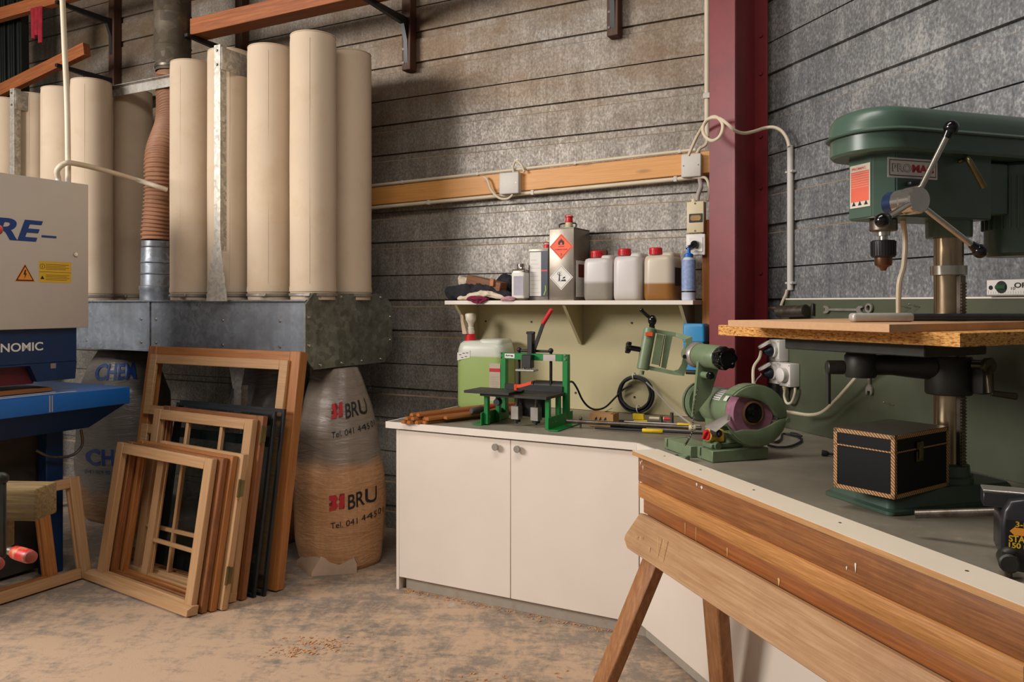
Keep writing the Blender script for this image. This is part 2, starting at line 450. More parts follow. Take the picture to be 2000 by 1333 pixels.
def copy_tree(o, X=None, label=None, parent=None):
    c = o.copy(); COL.objects.link(c)
    if parent is not None: c.parent = parent
    for ch in list(o.children): copy_tree(ch, None, None, c)
    if X is not None: c.matrix_world = X
    if label: c['label'] = label
    return c
def rrect(w, h, r, n=5):
    pts = []
    for cx, cy, a0 in ((w / 2 - r, h / 2 - r, 0), (-w / 2 + r, h / 2 - r, 90), (-w / 2 + r, -h / 2 + r, 180), (w / 2 - r, -h / 2 + r, 270)):
        for i in range(n + 1): pts.append((cx + r * math.cos(rad(a0 + 90 * i / n)), cy + r * math.sin(rad(a0 + 90 * i / n))))
    return pts
# a face turned towards -y (front of a wall-aligned thing): local XY of text goes to X, Z
FRONT = RX(90)
RIGHTF = RZ(90) @ RX(90)      # face turned towards +x: text runs along +y
WALL = 0.95
CORNER = 0.3906               # wall corner sits at x=+CORNER in FB and x=-CORNER in FR

# ------------------------------------------------------------------ floor, walls, roof
def floor_mat():
    k = NT('dusty_concrete')
    n1 = k.noise(k.obj(), 0.9, 9, 0.65); n3 = k.noise(k.obj(), 26, 7, 0.75)
    sa = k.noise(k.mapped((1.2, 3.2, 1), (0, 0, rad(28))), 3.2, 12, 0.78, 0.5)
    sb = k.noise(k.mapped((3.0, 1.3, 1), (0, 0, rad(15))), 3.0, 12, 0.78, 0.5)
    n4 = k.noise(k.obj(), 230, 2, 0.6)
    base = k.ramp(n1, (0.35, C('#7d7063')), (0.65, C('#998a7b')))
    base = k.mix(k.ramp(n3, (0.38, G(0.3)), (0.6, G(0))), base, C('#665a4f'))
    # swept sawdust lies thickest in the open area before the cabinets
    mp = k.n('ShaderNodeMapping'); mp.inputs['Location'].default_value = (0.75, -2.9, 0); mp.inputs['Scale'].default_value = (0.62, 0.95, 0)
    k.l(k.obj(), mp.inputs['Vector'])
    ln = k.n('ShaderNodeVectorMath', operation='LENGTH'); k.l(mp.outputs[0], ln.inputs[0])
    near = k.n('ShaderNodeMapRange'); near.inputs['From Min'].default_value = 1.5; near.inputs['From Max'].default_value = 0.1; k.l(ln.outputs['Value'], near.inputs['Value'])
    f = k.math('ADD', k.math('MULTIPLY', sa, 0.55), k.math('MULTIPLY', sb, 0.45))
    f = k.math('ADD', f, k.math('MULTIPLY', k.math('SUBTRACT', n1, 0.5), 0.35))
    f = k.math('ADD', f, k.math('MULTIPLY', near.outputs[0], 0.12))
    f = k.math('ADD', f, k.math('MULTIPLY', k.math('SUBTRACT', n3, 0.5), 0.22))
    col = k.mix(k.ramp(f, (0.49, G(0)), (0.60, G(0.9))), base, C('#bfa184'))
    col = k.mix(k.ramp(n4, (0.64, G(0)), (0.74, G(0.35))), col, C('#d0b08d'))
    sp = k.noise(k.obj(), 7.5, 3, 0.5)
    col = k.mix(k.ramp(sp, (0.715, G(0)), (0.73, G(0.6))), col, C('#b9b4ac'))
    return k.set(col, 0.8, 0, k.math('ADD', n3, n4), 0.25, 0.004)
m = MB(); m.bx(-9, 6, -3, 10, -0.12, 0)
struct('floor', Matrix.Identity(4), m, floor_mat())

def wall_mat(name, brown, ramp, stain_from):
    k = NT(name)
    n0 = k.noise(k.mapped((1, 1, 0.65)), 95, 5, 0.68)
    n1 = k.noise(k.obj(), 1.5, 9, 0.68)
    n2 = k.noise(k.mapped((30, 30, 1.2)), 1.0, 6, 0.65)
    n5 = k.noise(k.mapped((1, 1, 0.6)), 9, 6, 0.7)
    f = k.math('ADD', k.math('MULTIPLY', n0, 0.60), k.math('ADD', k.math('MULTIPLY', n1, 0.35), k.math('ADD', k.math('MULTIPLY', n2, 0.20), k.math('MULTIPLY', n5, 0.20))))
    col = k.ramp(f, (0.54, C(ramp[0])), (0.68, C(ramp[1])), (0.84, C(ramp[2])))
    pos = k.n('ShaderNodeSeparateXYZ'); k.l(k.obj(), pos.inputs[0])
    st = k.noise(k.mapped((1, 1, 1.8)), 1.1, 8, 0.7)
    hi = k.n('ShaderNodeMapRange'); hi.inputs['From Min'].default_value = stain_from; hi.inputs['From Max'].default_value = stain_from + 0.8
    k.l(pos.outputs[2], hi.inputs['Value'])
    dirt = k.math('MULTIPLY', k.math('ADD', k.math('MULTIPLY', hi.outputs[0], 0.75), 0.10), brown)
    patch = k.ramp(st, (0.38, G(0.3)), (0.6, G(1)))
    col = k.mix(k.math('MULTIPLY', dirt, patch), col, C('#6a5236'))
    drip = k.noise(k.mapped((60, 60, 0.5)), 1.0, 3, 0.5)
    col = k.mix(k.math('MULTIPLY', k.ramp(drip, (0.66, G(0)), (0.72, G(0.5))), k.ramp(n1, (0.5, G(0)), (0.6, G(1)))), col, C('#3a332a'))
    rough = k.ramp(f, (0.5, G(0.62)), (0.85, G(0.42)))
    return k.set(col, rough, 0.35, n0, 0.05, 0.001)
M['wallB'] = wall_mat('back_wall_liner', 1.0, ('#605c56', '#88837b', '#b9b4ab'), 2.2)
M['wallR'] = wall_mat('right_wall_liner', 0.25, ('#515355', '#777a7c', '#bab9b5'), 2.2)
M['ledge'] = paint('sawdust_on_ledge', '#9c8462', 0.8, var=0.35, scale=5, dirt='#77736b', dirt_amt=0.9)
def liner(x0, x1):
    mb = MB()
    pts = []                    # profile (y into wall, z, face material of the strip that ends here)
    zt = 4.73
    z = zt
    pts.append((WALL, z, 0))
    while z > 0.2:
        j = z
        for a, y, mi in ((0.001, WALL + .03, 0), (0.006, WALL + .03, 0), (0.007, WALL, 0),
                         (0.166, WALL, 0), (0.167, WALL + .024, 0), (0.172, WALL + .024, 0), (0.174, WALL + .014, 0), (0.212, WALL + .014, 0), (0.219, WALL, 1),
                         (0.371, WALL, 0), (0.372, WALL + .024, 0), (0.377, WALL + .024, 0), (0.379, WALL + .014, 0), (0.414, WALL + .014, 0), (0.421, WALL, 1), (0.6, WALL, 0)):
            pts.append((y, j - a, mi))
        z -= 0.6
    for (y0, z0, _), (y1, z1, mi) in zip(pts, pts[1:]):
        if z1 < -0.02: z1 = -0.02
        if z0 <= z1: continue
        mb.quad((x0, y0, z0), (x0, y1, z1), (x1, y1, z1), (x1, y0, z0), mi)
    mb.bx(x0, x1, WALL + .04, WALL + .10, 0, zt)
    return mb
struct('wall_back', FB, liner(-9, CORNER + 0.005), [M['wallB'], M['ledge']])
struct('wall_right', FR, liner(-CORNER - 0.005, 3.6), [M['wallR'], M['ledge']])

m = MB(); m.bx(-9, 5, -2.5, 9, 4.75, 4.85)  # unseen roof slab, added to cut light from above and darken the upper walls
struct('unseen_ceiling', Matrix.Identity(4), m, paint('dark_roof_deck', '#4a4038', 0.8, var=.2))
# ------------------------------------------------------------------ red corner column
FC = Matrix.Translation((1.356, 4.290, 0)) @ RZ(-50.15)
t = thing('steel_column', FC, 'dark red steel I-beam column standing in the corner between the two metal walls', 'column')
m = MB(); m.bx(-.0775, .0775, -.376, -.364, 0, 4.7, .001); m.build('flange', M['red_steel'], t)
m = MB(); m.bx(-.0775, .0775, -.092, -.080, 0, 4.7, .001); m.build('flange', M['red_steel'], t)
m = MB(); m.bx(-.005, .005, -.3638, -.0922, 0, 4.7); m.build('web', M['red_steel'], t)
for z in (1.7, 2.15, 2.42, 2.75, 2.95):
    m = MB(); m.cyl((.045, -.093, z), (.045, -.101, z), .011, n=6); m.build('bolt', M['red_steel'], t)

# ------------------------------------------------------------------ olive and green backing panels, shelf
PX0, PX1 = -1.40, 0.085
m = MB(); m.bx(PX0, PX1, .93, .949, .902, 1.528)
t = thing('backing_panel', FB, 'olive painted backing panel on the back wall under the white shelf', 'panel')
m.build('board', M['panel_olive'], t)
for bx_, bz in ((-1.32, 1.423), (-.996, 1.423), (-.347, 1.424), (-.70, 1.0), (-.33, .995)):
    m = MB(); m.cyl((bx_, .9302, bz), (bx_, .925, bz), .006, n=10); m.build('screw', M['iron'], t)
m = MB(); m.bx(-.20, 3.0, .93, .949, .902, 1.556)
t = thing('backing_panel', FR, 'dark green backing panel along the right wall behind the drill press', 'panel')
m.build('board', M['panel_green'], t)
m = MB(); m.bx(-.20, 3.0, .928, .949, 1.5562, 1.563); m.build('top_edge', M['edge_white'], t)

t = thing('wall_shelf', FB @ T(0, 0, 1.53), 'long white shelf on the back wall carrying tins and jerrycans', 'shelf')
m = MB(); m.bx(-1.455, .085, .655, .9485, 0, .024, .001); m.build('board', M['edge_white'], t)
for bx_ in (-1.395, -.672, .003):
    m = MB(); m.prism([(0, 0), (.262, 0), (.262, -.235), (.245, -.235)], .018, T(bx_, .667, -.0005) @ RZ(90) @ RX(90))
    m.build('bracket', M['panel_olive'], t)

# ------------------------------------------------------------------ timber post and beam
z0 = onB(1366, 640, .82).z
m = MB(); m.bx(.090, .175, .82, .948, .902, 1.99, .003)
solo('timber_post', FB, m, M['post'], 'short orange timber post beside the red column, carrying the switch boxes', 'post')
bl, br = onB(722, 390, .89), onB(1386, 323, .89)
tilt = math.atan2(br.z - bl.z, br.x - bl.x)
XBM = FB @ T(br.x + .06, 0, br.z + .02) @ Matrix.Rotation(-tilt, 4, 'Y')
LB = 2.75
m = MB(); m.bx(-LB, 0, .882, .948, -.062, .062, .004)
solo('timber_beam', XBM, m, M['beam'], 'long orange pine beam fixed level along the grey metal back wall', 'beam')
def conduit(name, X, pts, r, mat, label, cat='conduit', clips=(), n=12, sub=1, group=None):
    t = thing(name, X, label, cat, group)
    m = MB(); m.tube(pts, r, n, sub=sub); m.build('tube', mat, t)
    for c, ax in clips:
        m = MB(); m.box(c, ax, .002); m.build('clip', M['grey_plastic'], t)
    return t
conduit('conduit_pipe', XBM, [(-LB, .875, .0725), (-.13, .875, .0725)], .0095, M['cable_cream'],
        'thin cream conduit along the top edge of the orange beam', clips=[((x, .876, .0726), (.018, .022, .0208)) for x in (-2.1, -1.52, -.85, -.22)])
conduit('conduit_pipe', XBM, [(-LB, .888, -.078), (-.14, .888, -.078)], .0125, M['cable_cream'],
        'cream conduit along the underside of the orange beam', clips=[((x, .888, -.078), (.02, .03, .03)) for x in (-1.9, -1.14, -.25)])
def jbox(p0, p1, label):
    a, b = onB(*p0, .862), onB(*p1, .862)
    w, h = abs(b.x - a.x), abs(a.z - b.z)
    t = thing('junction_box', FB @ T((a.x + b.x) / 2, .8815, (a.z + b.z) / 2), label, 'junction box')
    m = MB(); m.box((0, -.013, 0), (w, .026, h), .003); m.build('box', M['grey_plastic'], t)
    m = MB(); m.box((0, -.036, 0), (w * 1.02, .019, h * 1.02), .006, 3); m.build('lid', M['grey_plastic'], t)
    for sx in (-1, 1):
        m = MB(); m.cyl((sx * w * .38, -.0455, 0), (sx * w * .38, -.0468, 0), .004, n=10); m.build('screw', M['steel_dark'], t)
    return t
jbox((979, 340), (1016, 378), 'grey square junction box on the middle of the orange beam')
jbox((1333, 304), (1371, 345), 'grey square junction box at the right end of the orange beam by the red column')
def pB(pts, by): return [onB(x, y, by if not isinstance(by, (list, tuple)) else by[i]) for i, (x, y) in enumerate(pts)]
def cable(name, pts, r, label, mat='cable_cream', X=FB, cat='cable', n=8, group=None):
    m = MB(); m.tube(pts, r, n)
    return solo(name, X, m, M[mat], label, cat, group)
cable('cable', pB([(945, 346), (952, 352), (960, 372), (975, 387), (992, 388), (1002, 380)], .853), .0075,
      'short cream cable looping below the middle junction box on the beam')
cable('cable', pB([(1004, 340), (1002, 326), (1008, 315), (1018, 322), (1024, 336)], .853), .0075,
      'short cream cable arching above the middle junction box on the beam')
# vertical conduit beside the column
vt, vb = onB(1377, -20, .90), onB(1379, 266, .90)
conduit('conduit_pipe', FB, [(vb.x, .925, vt.z), (vb.x, .925, vb.z)], .0155, M['cable_cream'],
        'cream conduit running up the back wall just left of the red column',
        clips=[((vb.x + .012, .925, onB(1380, 186, .9).z), (.06, .045, .03))])
# loop of cable: junction box, over the column, to the right wall conduit
def crop(pts, ox, oy, s): return [(ox + x / s, oy + y / s) for x, y in pts]
lp = crop([(175, 487), (230, 360), (285, 265), (330, 205), (385, 190), (430, 230), (435, 290), (405, 350), (350, 372), (300, 335), (285, 280), (310, 220), (360, 197), (420, 205), (480, 250), (530, 295), (600, 315), (680, 300), (760, 275), (830, 270), (890, 300), (930, 360), (945, 418)], 1300, 180, 3.92)
dep = [4.19, 4.15, 4.08, 4.0, 3.94, 3.91, 3.90, 3.90, 3.94, 3.99, 4.02, 4.0, 3.96, 3.92, 3.89, 3.90, 3.96, 4.02, 4.06, 4.04, 4.02, 4.0, 3.985]
cable('cable', [aty(x, y, d) for (x, y), d in zip(lp, dep)], .0085,
      'cream cable looped over the red column towards the right wall', X=Matrix.Identity(4))
cable('cable', pB(crop([(312, 340), (318, 375), (300, 410), (260, 435), (238, 475)], 1300, 180, 3.92), [.925, .91, .90, .885, .868]), .009,
      'cream cable dropping from the vertical conduit into the right junction box')
cable('cable', pB(crop([(205, 652), (250, 655), (300, 655), (325, 690), (330, 760), (322, 835)], 1300, 180, 3.92), [.866, .86, .855, .85, .848, .84]), .008,
      'cream cable from the right junction box down into the cream switch case')
# switch case and rotary switch on the post
a, b = onB(1344, 396, .79), onB(1377, 455, .79)
cx, w, h = (a.x + b.x) / 2, b.x - a.x, a.z - b.z
X = FB @ T(cx, .8195, b.z)
t = thing('switch_case', X, 'cream plastic switch case with a small dark window beside the red column', 'switch box')
m = MB(); m.box((0, -.03, h / 2), (w, .058, h), .004, 2); m.build('case', M['cream_plastic'], t)
m = MB(); m.box((.004, -.0605, h * .47), (w * .8, .004, h * .28), .002); m.build('window_frame', M['black'], t)
m = MB(); m.prism(rrect(w * .62, h * .17, h * .07), .003, T(.004, -.0622, h * .47) @ FRONT); m.build('window', paint('tan_window', '#9c7a48', .3), t)
for zz in (.06, .94):
    m = MB(); m.cyl((0, -.0592, h * zz), (0, -.0615, h * zz), .005, n=10); m.build('screw', M['steel_dark'], t)
m = MB(); m.cyl((-.014, -.03, h), (-.014, -.03, h + .018), .014); m.build('cable_gland', M['cream_plastic'], t)
fl = pB(crop([(243, 830), (245, 800), (258, 760), (270, 725), (266, 690), (262, 672)], 1300, 180, 3.92), [.79, .79, .80, .82, .85, .87])
m = MB(); m.tube([FB.inverted() @ (FB @ p) for p in fl], .0125, 10)
solo('flexible_conduit', FB, m, M['ink_grey'], 'short grey corrugated conduit entering the cream switch case from above', 'conduit')
a2, b2 = onB(1341, 459, .775), onB(1378, 498, .775)
w2, h2 = b2.x - a2.x, a2.z - b2.z
t = thing('rotary_switch', FB @ T((a2.x + b2.x) / 2, .8195, b2.z), 'white rotary switch with a black knob under the cream switch case', 'switch')
m = MB(); m.box((0, -.024, h2 / 2), (w2 * .96, .046, h2), .004, 2); m.build('base', M['yellow_plastic'], t)
m = MB(); m.box((0, -.052, h2 / 2), (w2, .009, h2 * 1.02), .004, 3); m.build('cover', M['white_plastic'], t)
m = MB(); m.box((.004, -.0585, h2 / 2), (w2 * .7, .004, h2 * .7), .001); m.build('plate', M['ink_white'], t)
m = MB(); m.cyl((.0, -.0605, h2 * .5), (.0, -.083, h2 * .5), h2 * .2, h2 * .18); m.box((-.022, -.075, h2 * .42), (.055, .016, .017), .004, 2, RY(-22)); m.build('knob', M['black_gloss'], t)
# conduit on the right wall
ct, cb = onR(1541, 284, .925), onR(1537, 567, .925)
conduit('conduit_pipe', FR, [(ct.x, .932, ct.z), (ct.x, .932, cb.z)], .0155, M['grey_plastic'],
        'grey vertical conduit on the right metal wall beside the column',
        clips=[((ct.x, .935, onR(1541, y, .92).z), (.055, .03, .012)) for y in (335, 553)])
cable('cable', [onR(1537, 566, .932), onR(1535, 575, .93), onR(1529, 588, .92), onR(1525, 600, .915), onR(1523, 614, .915)], .0075,
      'cream cable leaving the lower end of the grey wall conduit', X=FR)

# ------------------------------------------------------------------ rack of posts, arms and planks high on the back wall
pz = 3.09
rack_labels = ['wooden rack upright on the back wall at far left above the filter bags', 'wooden rack upright behind the orange plank above the tall filter bags',
               'wooden rack upright on the back wall right of the filter bags', 'wooden rack upright on the back wall above the shelf, ending short at the picture top']
ptop = onB(375, 70, .46).z
ztopa, zlowa = onB(57, 24, .46).z, onB(135, 124, .45).z
for i, px in enumerate((222, 470, 797, 1199)):
    p = onB(px, 60, .90)
    t = thing('rack_upright', FB @ T(p.x, 0, 0), rack_labels[i], 'rack', 'rack uprights along the back wall')
    m = MB(); m.bx(-.035, .035, .875, .948, pz, 4.6, .004); m.build('post', M['rack_z'], t)
    for zz in (pz + .05, pz + .14):
        m = MB(); m.cyl((-.02, .876, zz), (-.02, .870, zz), .008, n=10); m.build('bolt', M['steel_dark'], t)
    for zz in ((ztopa, zlowa) if i == 0 else (ptop,)):
        m = MB(); m.prism([(.40, 0), (.40, -.022), (.83, -.05), (.868, -.15), (.874, -.30), (.874, 0)], .03, T(.015, 0, zz - .001) @ RZ(0) @ Matrix(((0, 0, -1, 0), (1, 0, 0, 0), (0, 1, 0, 0), (0, 0, 0, 1))))
        m.build('arm', M['black'], t)
p1, p2 = onB(375, 42, .46), onB(690, 5, .46)
m = MB(); m.bx(p1.x, -1.45, .44, .58, 0, .115, .003)
solo('rack_plank', FB @ T(0, 0, ptop + .001), m, M['rack'], 'long orange plank lying on the rack arms above the tall filter bags', 'plank')
q1 = onB(212, 30, .46)
m = MB(); m.bx(-6.6, q1.x + .1, .44, .50, 0, .10, .003)
solo('rack_plank', FB @ T(0, 0, ztopa + .001), m, M['rack'], 'orange plank at the top left corner, on the upper arms of the far left upright', 'plank')
q2, q3 = onB(165, 95, .5), onB(-5, 178, .5)
ang = math.degrees(math.atan2(q2.z - q3.z, q2.x - q3.x))
m = MB(); m.bx(-2.4, 0, -.03, .03, -.05, .05, .003)
solo('rack_plank', FB @ T(q2.x, .52, q2.z) @ RY(-ang), m, M['rack'], 'short orange plank lying tilted on the lower arm of the far left upright', 'plank')
c0, c1 = onB(66, 28, .43), onB(100, 68, .43)
m = MB()
for i, (u, w, d) in enumerate(((0, .05, 0), (.05, .045, .02), (.095, .05, -.045))):
    m.loft([[(c0.x + u + .03 * math.sin(a * 3 + i) * 0 + w / 2 * math.cos(a), .425 + .012 * math.sin(a), z) for a in [k * PI / 6 for k in range(12)]]
            for z in (ztopa - .002, c0.z - .05, c1.z + d + .05, c1.z + d)])
solo('red_cloth', FB, m, paint('dark_red_cloth', '#8c1422', .9, var=.3, scale=20), 'dark red cloth hanging from the top left plank', 'cloth', jit=.006)
b0, b1 = onB(8, 0, .62), onB(62, 0, .62)
t = thing('rail_bundle', FB @ T((b0.x + b1.x) / 2, .62, 0) @ RY(-1.2), 'upright bundle of dark ribbed steel rails at top left behind the filter bags', 'rails')
wv = b1.x - b0.x
for k in range(6):
    x = -wv / 2 + wv * (k + .5) / 6
    m = MB(); m.bx(x - wv / 14, x + wv / 14, -.03 - .012 * (k % 2), .03, .03, 4.5, .006); m.bx(x - wv / 40, x + wv / 40, -.05, -.03, .03, 4.5, .003)
    m.build('rail', paint('dark_rail_steel', '#2f332f', .35, .5), t)
# ------------------------------------------------------------------ dust collector along the back wall
DX0, DX1, DY0, DY1, DZ0, DZ1 = -5.2, -1.926, -.034, .72, 1.235, 1.552
FILT_Z = 3.095
t = thing('dust_collector', FB, 'long galvanised dust collector with two rows of tall cream filter bags along the back wall', 'dust collector')
m = MB(); m.bx(DX0, DX1, DY0, DY1, DZ0, DZ1, .002)
m.bx(DX0, DX1, DY0 - .022, DY0 + .01, DZ1 - .004, DZ1 + .006, .001)
m.bx(DX0, DX1, DY0 - .012, DY0 + .01, DZ0 - .006, DZ0 + .004, .001)
for x in (-3.26, -4.6): m.bx(x - .012, x + .012, DY0 - .01, DY0 + .01, DZ0, DZ1)
m.build('plenum', M['galv_blue'], t)
for x in (-2.14, -2.6, -3.2, -3.34, -3.9):
    for z in (DZ0 + .05, DZ0 + .20):
        m = MB(); m.cyl((x, DY0, z), (x, DY0 - .008, z), .009, .007, n=8); m.build('bolt', M['steel'], t)
pl = [(-.07, 1.53), (.0, 1.597), (.66, 1.597), (.742, 1.52), (.742, 1.235), (.66, 1.16), (.0, 1.16), (-.07, 1.23)]
m = MB(); m.prism(pl, .012, T(DX1, 0, 0) @ RIGHTF)
m.build('end_plate', M['galv_dark'], t)
for y, z in [(.05 + i * .19, 1.575) for i in range(4)] + [(.05 + i * .19, 1.182) for i in range(4)] + [(-.045, 1.46), (-.045, 1.30), (.72, 1.45), (.72, 1.30)]:
    m = MB(); m.cyl((DX1 + .012, y, z), (DX1 + .020, y, z), .011, .008, n=10); m.build('bolt', M['steel'], t)
FR0, BK0 = .112, .445
def bag(x, y, seed):
    rnd = random.Random(seed); r = .133; rings = []
    N = 36
    H = FILT_Z + rnd.uniform(-.015, .015)
    for z, rr in ((DZ1 + .006, r * .97), (DZ1 + .05, r * .985), (DZ1 + .055, r * 1.02), (DZ1 + .075, r * 1.02), (DZ1 + .09, r), (DZ1 + .35, r * 1.0), (DZ1 + .8, r * 1.01), (H - .4, r * 1.0), (H - .05, r), (H - .018, r * .985), (H - .004, r * .95), (H, r * .9)):
        rings.append([(x + rr * math.cos(2 * PI * k / N), y + rr * math.sin(2 * PI * k / N), z) for k in range(N)])
    mb = MB(); mb.loft(rings)
    a = rad(-100 + rnd.uniform(-10, 60))   # stitched seam
    mb.tube([(x + (r * 1.0) * math.cos(a), y + (r * 1.0) * math.sin(a), z) for z in (DZ1 + .1, DZ1 + .8, H - .05)], .0014, 5, sub=1)
    mb.tube([(x + r * .97 * math.cos(2 * PI * k / N), y + r * .97 * math.sin(2 * PI * k / N), H - .008) for k in range(N)], .004, 5, closed=True, sub=1)
    b = mb.build('filter_bag', M['cloth'], t)
    mb = MB(); mb.lathe([(r * 1.0, 0), (r * 1.045, .003), (r * 1.045, .016), (r * 1.0, .019)], (x, y, DZ1 + .026), n=36)
    mb.box((x + r * .5, y - r * .95, DZ1 + .035), (.05, .014, .02), .003)
    mb.build('clamp_band', M['steel_worn'], b)
for k in range(10):
    x = -2.02 - .34 * k
    if k not in (4, 5): bag(x, FR0, k)
    if k not in (4, 5): bag(x, BK0, 50 + k)
def post(x):
    m = MB(); m.bx(x - .027, x + .027, -.078, -.072, DZ1 - .002, 3.09, .001); m.bx(x + .0205, x + .027, -.072, -.03, DZ1 + .3, 3.09)
    p = m.build('post', M['galv'], t)
    m = MB(); m.prism([(-.088, 0), (.088, 0), (.034, .34), (-.034, .34)], .004, T(x, -.079, DZ1 - .002) @ FRONT); m.build('foot_plate', M['galv'], p)
    m = MB(); m.bx(x + .028, x + .034, -.072, .60, 2.94, 3.075, .001); m.build('cross_arm', M['galv'], p)
    for z in (3.055, 2.97):
        m = MB(); m.cyl((x, -.078, z), (x, -.086, z), .009, .006, n=10); m.build('bolt', M['steel'], p)
post(-2.60); post(-4.68)
for y, z in ((.272, 3.10), (.60, 3.10)):
    m = MB(); m.bx(DX0, -2.0, y - .003, y + .003, z - .07, z, .001); m.bx(DX0, -2.0, y - .035, y + .003, z - .004, z + .001, .001)
    m.build('top_rail', M['galv'], t)
for x in (-2.58, -4.65):
    m = MB(); m.prism([(-.085, 0), (.085, 0), (.034, -.22), (-.034, -.22)], .004, T(x, .06, DZ0 - .003) @ FRONT)
    m.bx(x - .03, x + .03, .06, .12, 0, DZ0 - .2, .002); m.build('leg', M['galv'], t)
    m = MB(); m.bx(x - .03, x + .03, .67, .715, 0, DZ0 - .01, .002); m.build('leg', M['galv'], t)
# inlet collar, flexible hose, round duct
hx, hy = -3.40, .13
m = MB(); m.lathe([(.105, 0), (.105, .07), (.11, .08), (.11, .1), (.10, .105), (.099, .175), (.106, .18), (.099, .187), (.099, .25), (.106, .255), (.099, .262), (.096, .355), (.102, .36), (.094, .365), (.094, .40)], (hx, hy, DZ1), n=36)
m.build('inlet_collar', M['galv_blue'], t)
dt = inB(Vector((0, 0, 0)))
d_top = onB(345, 40, .42)
hp = [Vector((hx, hy, DZ1 + .41)), Vector((hx + .002, hy, DZ1 + .48)), Vector((hx + .02, hy + .01, DZ1 + .72)), Vector((hx + .01, hy + .03, DZ1 + .98)), Vector((d_top.x + .06, .33, 2.80)), Vector((d_top.x - .03, .41, 3.08)), Vector((d_top.x - .03, .41, 3.178))]
c = spline(hp, 110)
seg = [(c[i + 1] - c[i]).length for i in range(len(c) - 1)]; cum = [0]
for v in seg: cum.append(cum[-1] + v)
def hr(tt):
    s = cum[min(int(tt * (len(c) - 1) + .5), len(cum) - 1)]
    return .094 + .006 * math.sin(2 * PI * s / .026) + .012 * min(1, s / cum[-1])
m = MB(); m.tube(c, hr, 28, sub=1)
solo('flexible_hose', FB, m, M['hose'], 'brown ribbed flexible hose between the round duct and the collector inlet', 'hose', sharp=60)
t2 = thing('round_duct', FB @ T(d_top.x - .03, .41, 3.18), 'dusty round sheet metal duct rising above the filter bags at top left', 'duct')
m = MB(); m.lathe([(.113, 0), (.113, .07), (.125, .09), (.125, .17), (.129, .175), (.125, .18), (.125, .40), (.129, .405), (.125, .41), (.122, 1.4)], (0, 0, 0), n=40)
m.build('pipe', M['duct_old'], t2)
m = MB(); m.lathe([(.116, .02), (.119, .023), (.119, .04), (.116, .043)], n=40); m.build('hose_clamp', M['steel_dark'], t2)

# ------------------------------------------------------------------ plastic sacks under the collector
def sack(X, label, prof, mat, N=48, name='dust_sack', squash=.0, seed=0):
    """prof: (z, half width x, half width y, shift x); returns thing and surface function"""
    t = thing(name, X, label, 'sack')
    rings = []
    def at(z):
        for a, b in zip(prof, prof[1:]):
            if z <= b[0]:
                f = (z - a[0]) / (b[0] - a[0]); return [a[i] + (b[i] - a[i]) * f for i in range(1, 4)]
        return list(prof[-1][1:])
    zs = [prof[0][0] + (prof[-1][0] - prof[0][0]) * (i / 40) for i in range(41)]
    def surf(ang, z, off=0.0):
        a, b, s = at(z)
        ca, sa = math.cos(ang), math.sin(ang)
        e = 0.8
        x = a * math.copysign(abs(ca) ** e, ca); y = b * math.copysign(abs(sa) ** e, sa)
        h = noise.noise(Vector((ca * 2 + seed, sa * 2, z * 9))) * .007 + noise.noise(Vector((ca * 5, sa * 5 + seed, z * 3))) * .010
        k = 1 + (h + off) / max(.05, math.hypot(x, y))
        return Vector((x * k + s, y * k, z))
    for z in zs: rings.append([surf(2 * PI * k / N, z) for k in range(N)])
    mb = MB(); mb.loft(rings); mb.build('bag', mat, t, sharp=70)
    return t, surf
def wrap_text(parent, surf, txt, ang0, z0, h, w, mat, name='lettering', tilt=0.0, rmean=.25, bold=.0, off=.003):
    mb = MB(); mb.text(txt, Matrix.Identity(4), w, h, bold)
    bmesh.ops.subdivide_edges(mb.bm, edges=[e for e in mb.bm.edges if e.calc_length() > .02], cuts=2)
    for v in mb.bm.verts:
        u, q = v.co.x, v.co.y
        v.co = surf(ang0 + u / rmean, z0 + q + u * tilt, off)
    return mb.build(name, mat, parent)
def wrap_poly(mb, polys):
    for p in polys: mb.prism(p, .0006)
sx, sy = -1.955, .27
XS = FB @ T(sx, sy, 0) @ RZ(-10)
bru, sf = sack(XS, 'clear plastic sack half full of shavings with red and black print, right of the frames',
    [(0, .232, .20, .01), (.03, .248, .215, .005), (.12, .255, .235, 0), (.35, .262, .245, -.0), (.55, .255, .235, -.005), (.75, .235, .21, -.01), (.95, .20, .17, -.02), (1.08, .165, .13, -.03), (1.152, .14, .10, -.03)],
    sack_mat('clear_sack_with_shavings', '#8a7d70', '#c8966a', .60), seed=3)
a0 = rad(-56)
for z in (.87, .36):
    wrap_text(bru, sf, 'BRU', a0 + .105 / .22, z, .085, .15, M['ink_black'], tilt=.15, rmean=.22, bold=.01)
    mb = MB()
    for poly in ([(0, 0), (.035, 0), (.05, .02), (.038, .042), (.05, .062), (.035, .085), (0, .085), (0, .062), (.018, .05), (0, .045), (0, .03), (.018, .028), (0, .018)], [(.055, 0), (.085, 0), (.085, .085), (.06, .085), (.052, .055), (.06, .043), (.052, .03)]):
        mb.prism(poly, .0006)
    bmesh.ops.subdivide_edges(mb.bm, edges=[e for e in mb.bm.edges if e.calc_length() > .02], cuts=2)
    for v in mb.bm.verts: v.co = sf(a0 + v.co.x / .22, z + v.co.y + v.co.x * .15, .003)
    mb.build('emblem', M['ink_red'], bru)
    wrap_text(bru, sf, 'Tel. 041 445 01', a0 + .02, z - .105, .034, .30, M['ink_black'], tilt=.15, rmean=.22)
